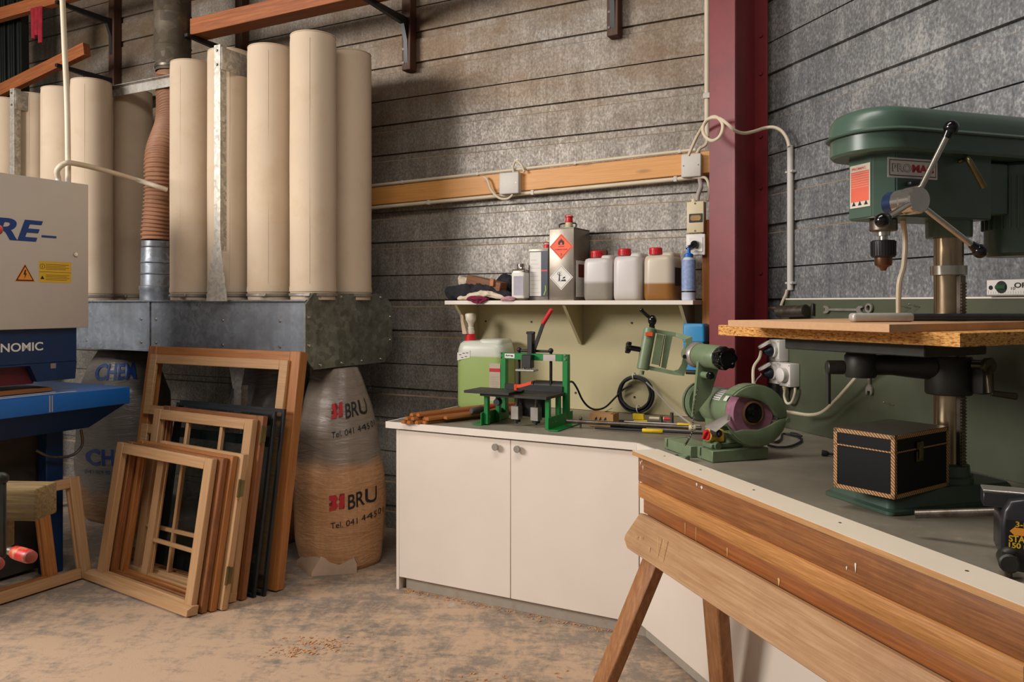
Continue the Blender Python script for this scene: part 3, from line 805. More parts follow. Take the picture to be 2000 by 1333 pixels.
m = MB(); m.loft([[(-.02, -.19, .10), (.10, -.19, .12), (.20, -.10, .14), (.10, -.02, .12)], [(-.10, -.235, .035), (.10, -.285, .018), (.27, -.10, .05), (.15, .0, .06)], [(-.11, -.23, .001), (.115, -.30, .001), (.28, -.11, .001), (.16, 0, .001)]])
m.build('corner_fold', paint('dusty_sack_plastic', '#9c7f64', .5, var=.15), bru)
mid, sf2 = sack(FB @ T(-2.66, .40, 0), 'greyish clear plastic sack under the collector seen through the big window frame',
    [(0, .22, .20, 0), (.1, .26, .24, 0), (.5, .26, .25, 0), (.9, .24, .22, 0), (1.1, .2, .16, 0), (1.2, .15, .12, 0)],
    sack_mat('grey_clear_sack', '#7f7a76', '#a5784e', .35, .2), seed=8)
hem, sf3 = sack(FB @ T(-3.96, .30, 0), 'plastic sack with blue block lettering behind the blue sander table',
    [(0, .28, .2, 0), (.1, .33, .26, 0), (.5, .34, .28, 0), (.9, .31, .26, 0), (1.1, .24, .2, 0), (1.2, .18, .14, 0)],
    sack_mat('milky_sack_low_fill', '#757069', '#8a6544', .24, .3), seed=5)
for z in (1.00, .42):
    wrap_text(hem, sf3, 'CHEM', rad(-92), z, .115, .36, M['ink_blue'], rmean=.29, bold=.03, tilt=.03)
wrap_text(hem, sf3, '041-919 90 20 · Fax 919 90', rad(-94), .36, .028, .40, M['ink_blue'], rmean=.29, tilt=.03)

# ------------------------------------------------------------------ wide sander at far left
FX = -3.1
S = thing('wide_belt_sander', FB, 'grey and blue wide belt sander with a bright blue feed table at left', 'sander')
a, b = onBx(173, 361, FX), onBx(173, 640, FX)
m = MB(); m.bx(FX - .30, FX, -1.95, a.y, b.z, a.z, .004, 2); m.build('control_cabinet', M['sander_grey'], S)
cabz0, cabz1, caby = b.z, a.z, a.y
p = onBx(0, 471, FX); q = onBx(82, 424, FX)
# lettering on the cabinet door
l0, l1 = onBx(4, 466, FX), onBx(82, 463, FX); lt = onBx(60, 424, FX)
m = MB(); m.text('RE', T(FX + .0005, l0.y - .055, l0.z - .006) @ RIGHTF, l1.y - l0.y + .06, lt.z - l1.z + .012, .03, .25)
u0, u1 = onBx(81, 461, FX), onBx(110, 466, FX)
m.bx(FX, FX + .0012, u0.y, u1.y, u1.z, u0.z + .004)
m.build('lettering', M['ink_blue'], S)
# sign: lightning triangle and yellow notice
c1, c2, c3 = onBx(30, 549, FX), onBx(67, 551, FX), onBx(49, 517, FX)
def tri(mb, s, off, mi=0):
    cy_, cz = (c1.y + c2.y) / 2, c1.z * .62 + c3.z * .38
    pts = [(c1.y, c1.z), (c2.y, c1.z), ((c1.y + c2.y) / 2, c3.z)]
    mb.prism([((y - cy_) * s + cy_, (z - cz) * s + cz) for y, z in pts], .0006, T(FX + off, 0, 0) @ RIGHTF, mi=mi)
m = MB(); tri(m, 1.08, .0004); tri(m, .97, .0011, 1); tri(m, .78, .0018, 0)
cy_, cz, u = (c1.y + c2.y) / 2, c1.z, (c3.z - c1.z)
m.prism([(cy_ - .02 * u, cz + .68 * u), (cy_ - .10 * u, cz + .38 * u), (cy_ + .0, cz + .40 * u), (cy_ - .07 * u, cz + .12 * u), (cy_ + .10 * u, cz + .47 * u), (cy_ + .01 * u, cz + .46 * u), (cy_ + .06 * u, cz + .68 * u)], .0006, T(FX + .0026, 0, 0) @ RIGHTF, mi=1)
m.build('warning_sign', [M['label_amber'], M['ink_black']], S)
n0, n1 = onBx(76, 510, FX), onBx(139, 553, FX)
m = MB(); m.bx(FX, FX + .001, n0.y, n1.y, n1.z, n0.z); 
hh, ww = n0.z - n1.z, n1.y - n0.y
for k in range(4): m.bx(FX + .001, FX + .0014, n0.y + ww * .2, n1.y - ww * (.08 + .1 * (k % 2)), n0.z - hh * (.14 + .075 * k) - .002, n0.z - hh * (.14 + .075 * k), mi=1)
for k in range(4): m.bx(FX + .001, FX + .0014, n0.y + ww * .2, n1.y - ww * (.06 + .08 * (k % 2)), n0.z - hh * (.64 + .075 * k) - .002, n0.z - hh * (.64 + .075 * k), mi=1)
m.bx(FX + .001, FX + .0014, n0.y, n1.y, n0.z - hh * .5 - .0015, n0.z - hh * .5, mi=1)
m.lathe([(.012, 0), (.014, 0), (.014, .0006), (.012, .0006), (.012, 0)], (FX + .001, n0.y + ww * .1, n0.z - hh * .25), (1, 0, 0), 20, 1)
m.text('i', T(FX + .001, n0.y + ww * .1 - .002, n0.z - hh * .25 - .007) @ RIGHTF, .004, .014, mi=1)
m.prism([(n0.y + ww * .04, n0.z - hh * .85), (n0.y + ww * .16, n0.z - hh * .85), (n0.y + ww * .10, n0.z - hh * .68)], .0005, T(FX + .001, 0, 0) @ RIGHTF, mi=1)
m.build('notice_label', [M['label_yellow'], M['ink_black']], S)
k = onBx(146, 497, FX)
m = MB(); m.cyl((FX, k.y, k.z), (FX + .012, k.y, k.z), .012, .010, 16); m.cyl((FX + .012, k.y, k.z), (FX + .014, k.y, k.z), .006, n=3); m.build('door_lock', M['chrome'], S)
# blue body below
ba, bb = onBx(150, 643, FX - .03), onBx(145, 740, FX - .03)
m = MB(); m.bx(FX - 1.4, FX - .03, -1.95, ba.y, bb.z + .10, cabz0 + .05, .003)
m.prism([(-1.95, bb.z + .10), (ba.y, bb.z + .10), (ba.y - .01, bb.z), (-.84, bb.z - .0), (-.88, bb.z + .09), (-1.95, bb.z + .09)], .3, T(FX - .33, 0, 0) @ RIGHTF)
m.build('body', M['sander_navy'], S)
t0, t1 = onBx(-16, 690, FX - .03), onBx(84, 671, FX - .03); th = onBx(40, 673, FX - .03).z - onBx(40, 690, FX - .03).z
m = MB(); m.text('NOMIC', T(FX - .0296, onBx(1, 690, FX - .03).y, t0.z) @ RIGHTF, onBx(84, 690, FX - .03).y - onBx(1, 690, FX - .03).y, th, .02)
m.build('lettering', M['ink_white'], S)
rc0, rc1 = onBx(-30, 705, FX - .09), onBx(80, 748, FX - .09)
m = MB(); m.prism([(-1.95, rc1.z), (rc1.y - .05, rc1.z), (rc1.y, rc0.z), (-1.95, rc0.z)], .06, T(FX - .14, 0, 0) @ RIGHTF); m.build('guard', paint('dark_red_guard', '#5c1218', .5), S)
bdg = onBx(104, 715, FX - .03)
m = MB(); m.box((FX - .0295, bdg.y, bdg.z), (.001, .03, .028)); m.build('badge', M['steel_worn'], S)
# table
TX = -3.0
ta, tb = onBx(254, 756, TX), onBx(254, 788, TX)
m = MB(); m.bx(TX - 1.0, TX, -1.95, ta.y, tb.z, ta.z, .004, 2)
m.build('feed_table', M['sander_blue'], S)
u = onBx(195, 838, TX)
m = MB(); m.loft([[(TX - .9, -1.9, tb.z), (TX - .02, -1.9, tb.z), (TX - .02, ta.y - .01, tb.z), (TX - .9, ta.y - .01, tb.z)], [(TX - .8, -1.8, u.z), (TX - .10, -1.8, u.z), (TX - .10, u.y, u.z), (TX - .8, u.y, u.z)]])
m.build('table_housing', M['sander_navy'], S)
s0, s1 = onBx(166, 763, TX), onBx(0, 775, TX)
for k, ye in ((.05, .30), (.11, .38)):
    m = MB(); m.bx(TX - k - .018, TX - k, -1.95, ta.y - ye, ta.z, ta.z + .002); m.build('scale_strip', M['ink_white'], S)
m = MB(); m.bx(TX - .02, TX + .0008, onBx(96, 780, TX).y, onBx(97, 780, TX).y + .004, tb.z + .005, ta.z - .002); m.bx(TX - .02, TX + .0008, onBx(101, 780, TX).y, onBx(102, 780, TX).y + .003, tb.z + .005, ta.z - .002)
m.build('edge_mark', M['ink_grey'], S)
for y in (onBx(133, 900, FX).y, -1.9):
    m = MB(); m.bx(FX - .20, FX - .12, y - .05, y + .05, 0, u.z + .01, .004); m.build('leg', M['sander_navy'], S)
    m = MB(); m.bx(FX - .9, FX - .82, y - .05, y + .05, 0, u.z + .01, .004); m.build('leg', M['sander_navy'], S)
m = MB(); m.bx(FX - .78, FX - .24, -1.9, -.69, .02, u.z, .004); m.build('machine_base', paint('dark_dusty_panel', '#3d362e', .7, var=.2), S)
bd0, bd1 = onBx(102, 751, TX - .12), onBx(0, 762, TX - .12)
m = MB(); m.bx(-.26, 0, -1.3, 0, 0, .022, .002)
solo('work_board', FB @ T(TX - .16, onBx(102, 755, TX - .16).y, ta.z + .0025), m, M['sash_oak']['y'], 'flat brown wooden board lying on the blue sander table', 'board')
# cables on the cabinet
def gl(px, name='cable_gland'):
    p = onBx(px, 350, FX - .1); p.z = cabz1
    mm = MB(); mm.cyl((p.x, p.y, p.z), (p.x, p.y, p.z + .035), .017, .014, 14); mm.build(name, M['grey_plastic'], S); return p
g1, g2 = gl(133), gl(114)
top = onB(120, -40, -.1)
cable('cable', [Vector((g1.x, g1.y, g1.z + .03)), Vector((g1.x, g1.y, g1.z + .1)), onBx(131, 200, g1.x - .03), onBx(126, 90, g1.x - .07), onBx(121, -30, g1.x - .1)], .0155,
      'thick cream cable rising straight up from the grey sander cabinet', n=12)
e = [Vector((g2.x, g2.y, g2.z + .03)), onBx(112, 333, g2.x + .02), onBx(124, 321, g2.x + .045), onBx(142, 319, g2.x + .04), onBx(200, 332, g2.x - .1), onBx(262, 350, g2.x - .2), onB(300, 362, -.02), onB(326, 371, .05)]
cable('cable', e, .0155, 'thick cream cable sagging from the sander cabinet across in front of the filter bags', n=12)
# inner loop cable under table
cable('cable', [onBx(158, 840, FX - .08), onBx(160, 870, FX - .08), onBx(140, 890, FX - .08), onBx(100, 893, FX - .08), onBx(70, 880, FX - .08)], .008,
      'dark cable sagging under the blue sander table', 'steel_dark')
# ------------------------------------------------------------------ window sashes leaning against the collector
def sash(X, w, h, label, t=.038, st=.058, rail=.058, brail=None, mats=None, vb=(), hb=(), sill=None, hinges=(), pane=False, bar=.022, name='window_sash', group='window sashes leaning in a row', lip=True):
    """outer size w x h; pivot at back bottom left; y from -t (front) to 0"""
    mt = mats or M['sash']; brail = brail or rail
    o = thing(name, X, label, 'window frame', group)
    for x0 in (0, w - st):
        m = MB(); m.bx(x0, x0 + st, -t, 0, 0, h, .003)
        if lip:
            xa = (x0 + st - .002, x0 + st + .009) if x0 == 0 else (x0 - .009, x0 + .002)
            m.bx(xa[0], xa[1], -t * .45, -.004, brail, h - rail, .001)
        m.build('stile', mt['z'], o)
    m = MB(); m.bx(st + .0004, w - st - .0004, -t + .001, -.001, h - rail, h - .0008, .003); m.build('top_rail', mt['x'], o)
    m = MB(); m.bx(st + .0004, w - st - .0004, -t + .001, -.001, .0008, brail, .003); m.build('bottom_rail', mt['x'], o)
    for f in vb:
        x = st + (w - 2 * st) * f
        m = MB(); m.bx(x - bar / 2, x + bar / 2, -t * .9, -t * .25, brail, h - rail, .004); m.build('glazing_bar', mt['z'], o)
    for f in hb:
        z = brail + (h - brail - rail) * f
        m = MB(); m.bx(st, w - st, -t * .88, -t * .27, z - bar / 2, z + bar / 2, .004); m.build('glazing_bar', mt['x'], o)
    if sill:
        m = MB(); m.prism([(-.004, 0), (-t - sill, 0), (-t - sill, .03), (-t - .004, .046), (-.004, .046)], w + sill * 2.6, T(-sill * 2.0, -.001, .0) @ Matrix(((0, 0, 1, 0), (1, 0, 0, 0), (0, 1, 0, 0), (0, 0, 0, 1))), .002, 1)
        m.build('sill', mt['x'], o)
    for z in hinges:
        m = MB(); m.cyl((w + .006, -t - .002, z - .045), (w + .006, -t - .002, z + .045), .008, n=10); m.bx(w - .004, w + .004, -t, -.004, z - .04, z + .04); m.build('hinge', M['brass'], o)
    if pane:
        m = MB(); m.bx(st - .004, w - st + .004, -t * .3, -t * .3 + .004, brail - .004, h - rail + .004); m.build('pane', M['pane'], o)
    return o
def lean(bx, by, rz, a): return FB @ T(bx, by, 0) @ RZ(rz) @ RX(-a)
TS = .034
sash(lean(-2.90, -.622, -6.6, 9.4), .88, .757, 'front window sash of the small stack, light pine with a projecting sill', sill=.032, st=.062, t=TS)
sash(lean(-2.865, -.585, -6.6, 9.4), .88, .758, 'second small sash from the front, brown and weathered without bars', mats=M['sash_old'], st=.055, t=TS)
sash(lean(-2.82, -.549, -6.6, 9.4), .86, .764, 'third small sash from the front, oiled reddish brown without bars', mats=M['sash_oak'], st=.05, t=TS)
sash(lean(-2.66, -.527, -6.6, 9.4), .735, .77, 'rearmost small sash, pine with a cross of glazing bars and brass hinges', st=.06, vb=(.62,), hb=(.27,), hinges=(.17, .60), mats=M['sash'], t=TS)
sash(lean(-2.815, -.456, -3.5, 8.9), .835, .93, 'taller sash behind the small stack, light pine with two upright glazing bars', vb=(.34, .74), hb=(.27, .74), sill=.010, st=.06, t=.040)
sash(lean(-2.79, -.417, -3.4, 8.8), .84, .945, 'brown weathered tall sash just behind the light pine tall one', mats=M['sash_old'], st=.055, hinges=(.85,), t=.036)
def glass_unit(X, w, h, label):
    o = thing('glazing_unit', X, label, 'window glass', 'loose glazing units in the stack')
    m = MB(); 
    for a in ((0, .018, 0, h), (w - .018, w, 0, h), (.018, w - .018, 0, .018), (.018, w - .018, h - .018, h)): m.bx(a[0], a[1], -.018, 0, a[2], a[3], .001)
    m.build('edge_seal', M['black'], o)
    for y in (-.021, .0004):
        m = MB(); m.bx(.001, w - .001, y, y + .0025, .001, h - .001); m.build('pane', M['pane'], o)
glass_unit(lean(-2.74, -.386, -2.6, 8.7), .81, .965, 'black edged loose glass unit in front of the large frame, nearer one')
glass_unit(lean(-2.74, -.359, -1.5, 8.6), .84, .975, 'black edged loose glass unit leaning directly on the large frame')
# the large frame with an upper and a lower sash
LXF = lean(-3.13, -.268, 0, 8.5)
o = thing('window_frame', LXF, 'largest oiled window frame at the back of the stack, leaning on the dust collector', 'window frame')
w, h, t_ = 1.245, 1.277, .062
for x0 in (0, w - .075):
    m = MB(); m.bx(x0, x0 + .075, -t_, 0, 0, h, .003); m.build('stile', M['sash_oak']['z'], o)
m = MB(); m.bx(.0755, w - .0755, -t_ + .001, -.001, h - .085, h - .001, .003); m.build('top_rail', M['sash_oak']['x'], o)
m = MB(); m.bx(.0755, w - .0755, -t_ + .001, -.001, .0008, .07, .003); m.build('bottom_rail', M['sash_oak']['x'], o)
for z0, z1 in ((.86, 1.225), (.075, .80)):
    f = MB()
    f.bx(.052, .112, -t_ - .022, -t_ - .001, z0, z1, .003); f.bx(w - .125, w - .065, -t_ - .022, -t_ - .001, z0, z1, .003)
    f.bx(.112, w - .125, -t_ - .0215, -t_ - .0015, z1 - .055, z1, .003); f.bx(.112, w - .125, -t_ - .0215, -t_ - .0015, z0, z0 + .055, .003)
    f.build('inner_frame', M['sash']['x'], o)
# frames leaning on the sander at the left
def leanS(bx, by, rz, a): return FB @ T(bx, by, 0) @ RZ(90 + rz) @ RX(-a)
sash(leanS(-3.035, -1.62, -1, 12), 1.0, .56, 'front sash of the pair leaning on the blue sander, light pine', st=.06, t=.04, group='sashes leaning on the sander')
sash(leanS(-3.085, -1.78, -1, 12), 1.0, .55, 'rear sash of the pair leaning on the blue sander, darker brown', st=.06, mats=M['sash_oak'], t=.04, group='sashes leaning on the sander')

# ------------------------------------------------------------------ foreground left: weathered beam end with screw clamps
bY = 2.35
e0, e1 = aty(70, 955, bY), aty(70, 1002, bY)
XB2 = T(e0.x, bY, e0.z) @ RZ(-4)
t = thing('timber_support', XB2, 'weathered paint-flecked timber block entering at the lower left edge', 'timber')
m = MB(); m.bx(-.75, 0, 0, .10, -.098, 0, .008, 2); m.build('beam', M['oldwood'], t, jit=.002)
m = MB(); m.bx(-.155, -.118, .02, .075, -.19, -.099, .004); m.build('peg', M['oldwood'], t)
m = MB(); m.bx(-.70, -.62, .02, .09, -e0.z, -.099, .004); m.build('leg', M['oldwood'], t)
def screw_clamp(X, label, bar, hl):
    o = thing('screw_clamp', X, label, 'clamp', 'screw clamps at the lower left')
    m = MB(); m.cyl((-.30, 0, 0), (0, 0, 0), .0085, n=14); m.build('spindle', M['steel_dark'], o)
    m = MB(); m.lathe([(0, 0), (.012, 0), (.012, .018), (.010, .02), (.010, .03), (0, .03)], (-.004, 0, 0), (1, 0, 0)); m.build('ferrule', M['steel'], o)
    m = MB(); m.lathe([(0, 0), (.014, 0), (.0175, .006), (.0185, .03), (.0185, hl - .02), (.017, hl - .008)], (.022, 0, 0), (1, 0, 0), 20); m.build('handle', M['clamp_red'], o)
    m = MB(); m.lathe([(.0172, 0), (.0160, .008), (.012, .011), (0, .0115)], (.022 + hl - .008, 0, 0), (1, 0, 0), 20); m.build('handle_end', M['clamp_end'], o)
    if bar:
        m = MB(); m.box((-.16, 0, -.09), (.028, .016, .32), .003); m.build('bar', M['iron'], o)
M['clamp_red'] = paint('worn_red_handle', '#c01a1e', .35, var=.08, scale=30, dirt='#c99a68', dirt_amt=.9)
M['clamp_end'] = paint('worn_handle_end', '#9c4a3c', .6, var=.2, scale=40)
h0, h1 = aty(22, 1077, 2.20), aty(97, 1100, 2.06)
ax = (h1 - h0)
def along(p, d): return T(*p) @ Vector((1, 0, 0)).rotation_difference(d.normalized()).to_matrix().to_4x4()
screw_clamp(along(h0, ax), 'red handled screw clamp under the weathered block, the longer one', True, .105)
h0b = aty(-42, 1090, 2.12)
screw_clamp(along(h0b, ax), 'red handled screw clamp cut by the left edge below the weathered block', True, .105)
XC_ = along(h0b, ax)
m = MB(); m.X = XC_.inverted() @ T(*aty(3, 1005, 2.10)); m.bx(-.012, .012, -.006, .006, -.115, .10, .004); m.sphere((0, 0, .095), .020, (1, .6, .8), 14)
m.build('fixed_jaw', M['iron'], bpy.data.objects['screw_clamp.001'])
kb = aty(-55, 449, 2.4)
XK = along(kb, Vector((1, -.25, -.02)))
o = thing('screw_clamp', XK, 'red clamp handle tip in front of the grey sander cabinet at the left edge', 'clamp')
m = MB(); m.lathe([(0, 0), (.014, .0), (.0185, .02), (.0185, .085), (.015, .10), (.008, .106), (0, .107)], (0, 0, 0), (1, 0, 0), 20); m.build('handle', paint('faded_red_handle', '#c24a40', .4, var=.1), o)
m = MB(); m.cyl((-.3, 0, 0), (0, 0, 0), .008, n=12); m.build('spindle', M['steel_dark'], o)
m = MB(); m.bx(-.20, -.17, -.01, .01, -.755, .25, .003); m.build('bar', M['iron'], o)

# ------------------------------------------------------------------ base cabinets and worktop
def knob(parent, x, z):
    m = MB(); m.lathe([(0, .0), (.008, 0), (.008, .012), (.0165, .016), (.018, .028), (.016, .031), (0, .031)], (x, .0, z), (0, -1, 0), 20); m.build('knob', M['steel_worn'], parent)
def cabinet(X, x0, x1, doors, label, name='base_cabinet', ends=(0, 0), toe=(.02, 0)):
    t = thing(name, X, label, 'cabinet')
    m = MB(); m.bx(x0, x1, .0385, .86, .068, .8635, .001); m.build('body', M['door_white'], t)
    m = MB(); m.bx(x0 + toe[0], x1 + toe[1], .058, .075, .0005, .0675); m.build('toe_kick', M['toe_grey'], t)
    if ends[0]:
        m = MB(); m.bx(x0 - .0195, x0 - .0005, .022, .86, 0, .8635, .001); m.build('end_panel', M['door_white'], t)
    for a, b, kx in doors:
        d = MB(); d.bx(a + .0015, b - .0015, .019, .038, .070, .858, .0015); dr = d.build('door', M['door_white'], t)
        if kx is not None:
            k = MB(); k.lathe([(0, 0), (.008, 0), (.008, .010), (.0165, .015), (.018, .027), (.016, .030), (0, .030)], (kx, .0188, .82), (0, -1, 0), 20); k.build('knob', M['steel_worn'], dr)
    return t
cabinet(FB, -1.338, .0155, [(-1.338, -.660, -.735), (-.660, .0065, -.612)], 'white two door base cabinet under the left part of the worktop', ends=(1, 0), toe=(.02, .0078))
cabinet(FR, -.0155, .664, [(-.0065, .664, None)], 'white base cabinet right of the bend, behind the trestle legs', toe=(-.0078, 0))
cabinet(FR, .666, 1.268, [(.666, 1.268, None)], 'white base cabinet under the right worktop, beneath the long planks', toe=(0, 0))
cabinet(FR, 1.270, 2.38, [(1.270, 1.87, None), (1.87, 2.38, None)], 'white base cabinet at the lower right corner behind the planks', toe=(0, 0))
def w2(v): return (v.x, v.y)
poly = [w2(FB @ Vector(p)) for p in ((-1.413, .012, 0), (0.006, .012, 0))]
poly = [w2(FB @ Vector((-1.401, .012, 0))), w2(FB @ Vector((.0032, .012, 0))), w2(FR @ Vector((2.42, .012, 0))), w2(FR @ Vector((2.42, .929, 0))), w2(FR @ Vector((-.18, .929, 0))),
        w2(FC @ Vector((.082, -.385, 0))), w2(FC @ Vector((-.082, -.385, 0))), w2(FB @ Vector((.18, .929, 0))), w2(FB @ Vector((-1.401, .929, 0)))]
def bench_mat():
    k = NT('grey_green_worktop')
    n1 = k.noise(k.obj(), 2.2, 7, 0.65); n2 = k.noise(k.obj(), 26, 5, 0.7); n3 = k.noise(k.obj(), 150, 2, 0.5)
    col = k.ramp(n1, (0.32, C('#797364')), (0.68, C('#958d7d')))
    col = k.mix(k.ramp(n2, (0.56, G(0)), (0.68, G(0.45))), col, C('#a39376'))
    col = k.mix(k.ramp(n3, (0.66, G(0)), (0.74, G(0.35))), col, C('#3b342c'))
    return k.set(col, 0.5, 0, n2, 0.08, 0.001)
t = thing('worktop', Matrix.Identity(4), 'long bent grey-green worktop with white front edge running along both walls', 'worktop')
m = MB(); m.prism(poly, .034, T(0, 0, .866)); m.build('top_board', bench_mat(), t)
m = MB(); m.X = FB; m.bx(-1.413, 0, 0, .0118, .866, .9008, .001); m.bx(-1.413, -1.4012, .012, .929, .866, .9008, .001); m.build('edge_band', M['edge_white'], t)
m = MB(); m.X = FR; m.bx(0, 2.42, 0, .0118, .866, .9008, .001); m.build('edge_band', M['edge_white'], t)

# ------------------------------------------------------------------ trestle and planks in the foreground
t = thing('saw_trestle', FR, 'wooden trestle with splayed legs in the right foreground under the planks', 'trestle')
m = MB(); m.bx(.66, 2.5, -.285, -.215, .655, .7675, .004); m.build('top_beam', M['t_dark'], t)
def apron(sgn):
    yc = -.25
    m = MB()
    if sgn < 0:
        pl = [(.672, .772), (.600, .672), (.60, .655), (.635, .632), (2.62, .632), (2.62, .772)]
    else:
        pl = [(.672, .76), (.62, .66), (2.62, .66), (2.62, .76)]
    a = 14
    X = T(0, yc + sgn * .062, .70) @ RX(sgn * a) @ T(0, 0, -.70) @ FRONT
    m.prism(pl, .026, X, .002, 1)
    m.build('apron', M['t_apron'], t)
apron(-1); apron(1)
def leg(top, foot, wx=.098, wy=.046, mat='t_leg', name='leg'):
    a, b = Vector(top), Vector(foot)
    m = MB(); rings = []
    for p in (b, a): rings.append([p + Vector((sx * wx / 2, sy * wy / 2, 0)) for sx, sy in ((-1, -1), (1, -1), (1, 1), (-1, 1))])
    m.loft(rings)
    bmesh.ops.bevel(m.bm, geom=m.bm.edges[:], offset=.004, segments=1, affect='EDGES')
    return m.build(name, M[mat], t)
leg((.815, -.300, .72), (.545, -.455, .0)); leg((.945, -.192, .72), (.80, -.045, 0.0))
leg((2.30, -.300, .72), (2.45, -.455, 0)); leg((2.30, -.192, .72), (2.45, -.045, 0))
def plank(name, x0, x1, y0, y1, z0, z1, mat, label, rz=0):
    m = MB(); m.bx(x0, x1, y0, y1, z0, z1, .004, 2)
    return solo(name, FR @ RZ(rz), m, M[mat], label, 'plank', 'planks lying on the trestle', jit=.0008)
plank('plank', .645, 2.165, -.292, -.222, .7682, .8218, 't_red', 'reddish brown plank, lowest of the three thick ones on the trestle')
plank('plank', .622, 2.185, -.302, -.230, .8222, .8742, 't_light', 'lighter grained plank, middle of the three thick ones on the trestle')
plank('plank', .598, 2.75, -.290, -.235, .8746, .9645, 't_dark', 'broad dark plank, the uppermost of the three thick ones on the trestle')
m = MB(); m.bx(.562, 2.75, -.297, -.190, .9655, .982, .0015); 
m.bx(.5625, 2.75, -.2965, -.1905, .9815, .9826, mi=1)
o = solo('plank', FR, m, [M['cap_edge'], M['cap_top']], 'thin pale board lying flat as the top layer on the trestle planks', 'plank', 'planks lying on the trestle')
for x_ in (.70, .95, 1.25, 1.62, 2.0):
    m = MB(); m.cyl((x_, -.235, .9824), (x_, -.235, .9834), .004, n=8); m.build('screw', M['steel_dark'], o)

# dried paint and glue drips on the stacked planks
def drips(parent_name, spots, y, mat):
    m = MB()
    for x, z, w_, h_ in spots:
        if parent_name == 'plank': m = MB()
        m.prism([(x - w_ / 2, z), (x - w_ * .2, z - h_ * .6), (x, z - h_), (x + w_ * .25, z - h_ * .7), (x + w_ / 2, z), (x + w_ * .1, z + w_ * .4)], .0007, T(0, y, 0) @ FRONT)
        if parent_name == 'plank': m.build('paint_drip', mat, bpy.data.objects[parent_name])
    if parent_name != 'plank': m.build('paint_drip', mat, bpy.data.objects[parent_name])
drips('plank.002', [(.620, .950, .008, .012), (.640, .938, .006, .016), (.632, .956, .007, .006), (1.02, .955, .010, .008), (1.05, .951, .014, .007), (1.74, .922, .006, .022), (1.71, .905, .005, .008)], -.2908, M['ink_white'])
drips('plank', [(.95, .81, .005, .045), (1.02, .815, .004, .055), (1.2, .80, .006, .03), (1.45, .79, .01, .02)], -.2928, paint('glue_drip', '#c9a468', .4))
drips('saw_trestle', [(.70, .70, .006, .010), (.735, .71, .005, .014), (.86, .74, .005, .085), (.90, .745, .005, .09), (.80, .69, .005, .018)], -.3465, paint('yellow_glue_drip', '#cdb277', .4))
# wood shavings swept along the cabinets
rnd = random.Random(11); m = MB()
def flake(x, y, s):
    a = rnd.uniform(0, 6.28); c_, s_ = math.cos(a), math.sin(a); h = rnd.uniform(.2, .9) * s
    pts = []
    for i in range(4):
        u = (i / 3 - .5) * 2 * s; z = .001 + h * (1 - (2 * i / 3 - 1) ** 2) * .8
        pts.append((u, z))
    for (u0, z0), (u1, z1) in zip(pts, pts[1:]):
        q = [(u0, -s * .4, z0), (u1, -s * .4, z1), (u1, s * .4, z1), (u0, s * .4, z0)]
        m.quad(*[(x + a_ * c_ - b_ * s_, y + a_ * s_ + b_ * c_, z_) for a_, b_, z_ in q])
for i in range(230):
    p = FB @ Vector((-1.30 + rnd.random() ** 1.6 * 1.3, .045 - abs(rnd.gauss(0, .02)), 0)); flake(p.x, p.y, rnd.uniform(.003, .008))
for cx_, cy_, n_, sp_ in ((-.86, 3.58, 130, .10), (-.95, 3.50, 70, .06), (-1.1, 2.95, 90, .25), (-.5, 3.0, 110, .35), (-.1, 3.2, 80, .2), (-1.5, 2.75, 70, .3), (.46, 3.05, 60, .12)):
    for i in range(n_): flake(rnd.gauss(cx_, sp_), rnd.gauss(cy_, sp_ * .5), rnd.uniform(.003, .009))
o = m.build('wood_shavings', paint('orange_shavings', '#c08a5c', .85, var=.25, scale=30)); tag(o, 'scattered orange wood shavings on the concrete floor before the cabinets', 'wood shavings', kind='stuff')
# ------------------------------------------------------------------ goods on the white shelf
SZ = 1.5545
def onshelf(px0, px1, by): return onB(px0, 583, by).x, onB(px1, 583, by).x
def jerrycan(X, w, d, h, mat, label, cap='red_plastic', capx=-.2, group=None, label_col=None, grip=True):
    t = thing('jerrycan', X, label, 'jerrycan', group)
    m = MB(); R = lambda ww, dd, r: rrect(ww, dd, r, 6)
    rings = []
    for z, k, r in ((0, .90, .03), (.012, .97, .035), (.03, 1, .04), (h * .5, 1.0, .04), (h * .80, 1.0, .042), (h * .86, .985, .045), (h * .91, .93, .04), (h * .935, .80, .035), (h * .94, .6, .03)):
        rings.append([(x, y, z) for x, y in R(w * k, d * k, min(r, w * k * .4))])
    m.loft(rings)
    m.build('body', mat, t, sharp=60)
    if grip:
        m = MB(); xx = w * .27
        m.loft([[(xx + x, y + d * .05, z) for x, y in rrect(w * .40 * k, d * .84 * k, .026 * k, 6)] for z, k in ((h * .86, 1), (h * .945, 1), (h * .985, .93), (h * .998, .78), (h, .5))]); m.build('handle', mat, t, sharp=60)
    m = MB(); cx, cy = w * (capx - .10), -d * .24
    m.lathe([(.024, 0), (.024, .014)], (cx, cy, h * .945), n=24); m.build('neck', mat, t)
    m = MB(); n = 30
    m.lathe([(.0, 0), (.034, 0), (.034, .022), (.036, .023), (.036, .034), (.031, .038), (0, .038)], (cx, cy, h * .955), n=n)
    for k in range(18):
        a = 2 * PI * k / 18; m.box((cx + .0345 * math.cos(a), cy + .0345 * math.sin(a), h * .955 + .016), (.003, .005, .026), 0, 1, RZ(math.degrees(a)))
    m.build('cap', M[cap], t)
    if label_col:
        m = MB(); m.bx(w / 2 - .002, w / 2 + .0012, -d * .28, d * .28, h * .30, h * .68); m.build('label', M[label_col], t)
    return t
jm1 = milky('clear_jerrycan_plastic', '#8f877a', '#c9c4bf', .102)
jm2 = milky('white_jerrycan_plastic', '#b5aca3', '#cbc5c0', .03, .03)
